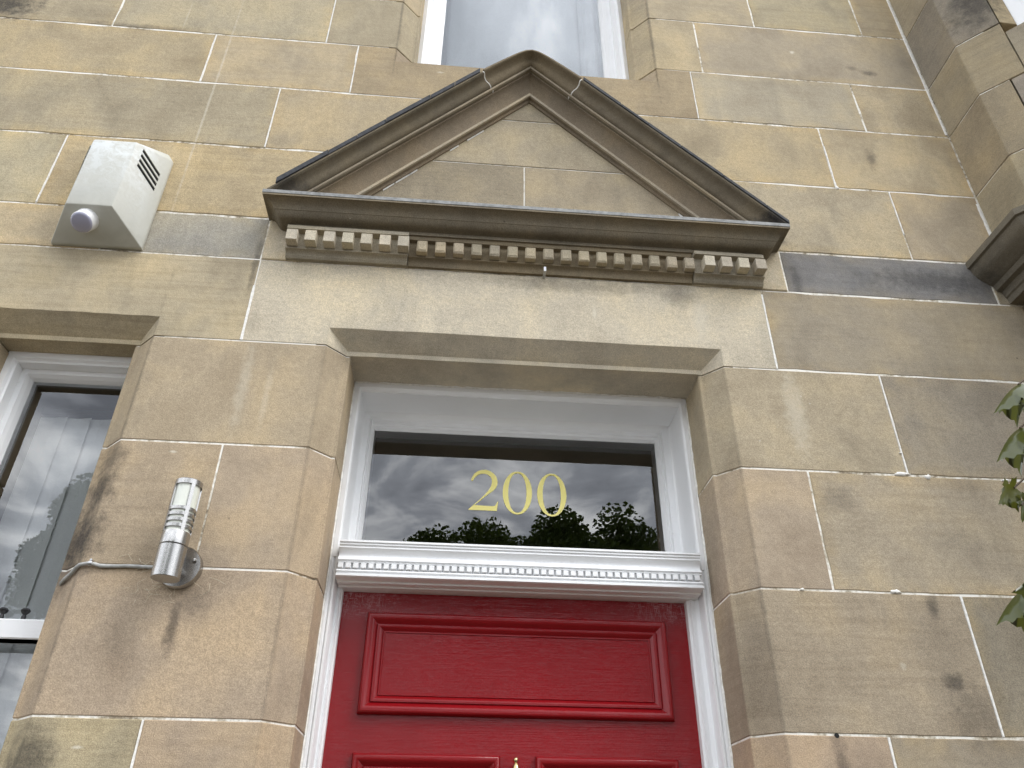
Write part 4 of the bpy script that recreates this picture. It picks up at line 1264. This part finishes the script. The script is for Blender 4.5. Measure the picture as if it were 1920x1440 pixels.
for zc_ in (2.22, 2.06, 1.94):
    b0 = Vector((.905, -.985 + (2.2 - zc_) * .55, zc_ + .01)) ; b1 = Vector((1.185, -.91, zc_ - .12))
    part(MB().tube([tuple(b1), tuple((b0 + b1) / 2 + Vector((0, 0, .03))), tuple(b0)], [.006, .004, .002], 8).build('branch', BARK, None, None, 0, 1, True, 60), maple)
for k in range(26):
    z = rl.uniform(1.9, 2.95); a = rl.uniform(-1.3, 2.2); r = rl.uniform(.10, .30)
    c = Vector((1.18, -.92, z)); p = c + Vector((math.cos(a) * r, -abs(math.sin(a)) * r * .6 + .1, .03))
    if p.x < 1.06: p.x = 1.06 + rl.uniform(0, .1)
    t = p + Vector((math.cos(a) * .5, rl.uniform(-.4, .2), -.8)).normalized() * .1
    mleaf(p, t, (rl.uniform(-.4, .4), rl.uniform(-.6, .2), .8), rl.uniform(.07, .11), k, c)

# ------------------------------------------------------------------ trees across the road (seen mirrored in the panes)
def far_tree(x, y, top, r, seed, label, nl=560):
    rnd = random.Random(seed); t = empty('roadside_tree', (x, y, 0))
    tag(t, label, 'tree', 'trees across the road')
    th = top - r * 1.3
    m = MB().tube([(x, y, -.1), (x + .1, y, th * .5), (x, y + .1, th), (x, y, top - r * .4)], [.32, .24, .18, .05], 10)
    for k in range(7):
        a = rnd.uniform(0, 6.28); z = th * rnd.uniform(.55, 1.0)
        m.tube([(x, y, z), (x + math.cos(a) * r * .4, y + math.sin(a) * r * .4, z + r * .35), (x + math.cos(a) * r * .75, y + math.sin(a) * r * .75, z + r * .6)], [.12, .08, .03], 6)
    part(m.build('trunk', BARK, None, None, 0, 1, True, 60), t)
    cl = []
    for k in range(84):
        while True:
            v = Vector((rnd.uniform(-1, 1), rnd.uniform(-1, 1), rnd.uniform(-1, 1)))
            if .1 < v.length < 1: break
        cl.append((Vector((x + v.x * r * .78, y + v.y * r * .78, top - r * 1.05 + v.z * r * .82)), r * rnd.uniform(.20, .34)))
    vs = []; fs = []
    for c, cr in cl:
        for _ in range(nl):
            d = Vector((rnd.gauss(0, 1), rnd.gauss(0, 1), rnd.gauss(0, 1))).normalized() * cr * (rnd.random() ** .4)
            p = c + d; s = rnd.uniform(.065, .115)
            u = Vector((rnd.gauss(0, 1), rnd.gauss(0, 1), rnd.gauss(0, .6))).normalized(); w = u.orthogonal().normalized()
            i = len(vs)
            vs += [tuple(p + u * s), tuple(p + w * s * .6), tuple(p - u * s), tuple(p - w * s * .6)]
            fs.append((i, i + 1, i + 2, i + 3))
    me = bpy.data.meshes.new('crown'); me.from_pydata(vs, [], fs); me.materials.append(CROWN)
    o = bpy.data.objects.new('crown', me); COL.objects.link(o); part(o, t)
far_tree(5.0, -24, 13.4, 3.7, 1, 'broad round tree across the road, mirrored behind the house number')
far_tree(-1.0, -26, 12.9, 2.7, 2, 'smaller tree across the road beside the broad round one')
far_tree(-12.0, -24, 13.8, 2.8, 3, 'tree across the road mirrored in the narrow window')
far_tree(-19.2, -25, 14.0, 3.2, 4, 'farther tree across the road mirrored at the edge of the narrow window')
far_tree(9.8, -28, 12.0, 3.0, 6, 'low tree across the road past the broad round one')
for i, (x, y, top, r_, lab) in enumerate(((-5.0, -24, 10.6, 2.6, 'low tree across the road left of the smaller one'), (-8.6, -26, 10.8, 2.6, 'low bushy tree across the road between two taller ones'),
                                          (2.2, -25, 13.5, 3.5, 'tree across the road in the gap behind the broad round one'), (14.5, -27, 11.0, 3.0, 'low tree at the right end of the row across the road'))):
    far_tree(x, y, top, r_, 20 + i, lab)
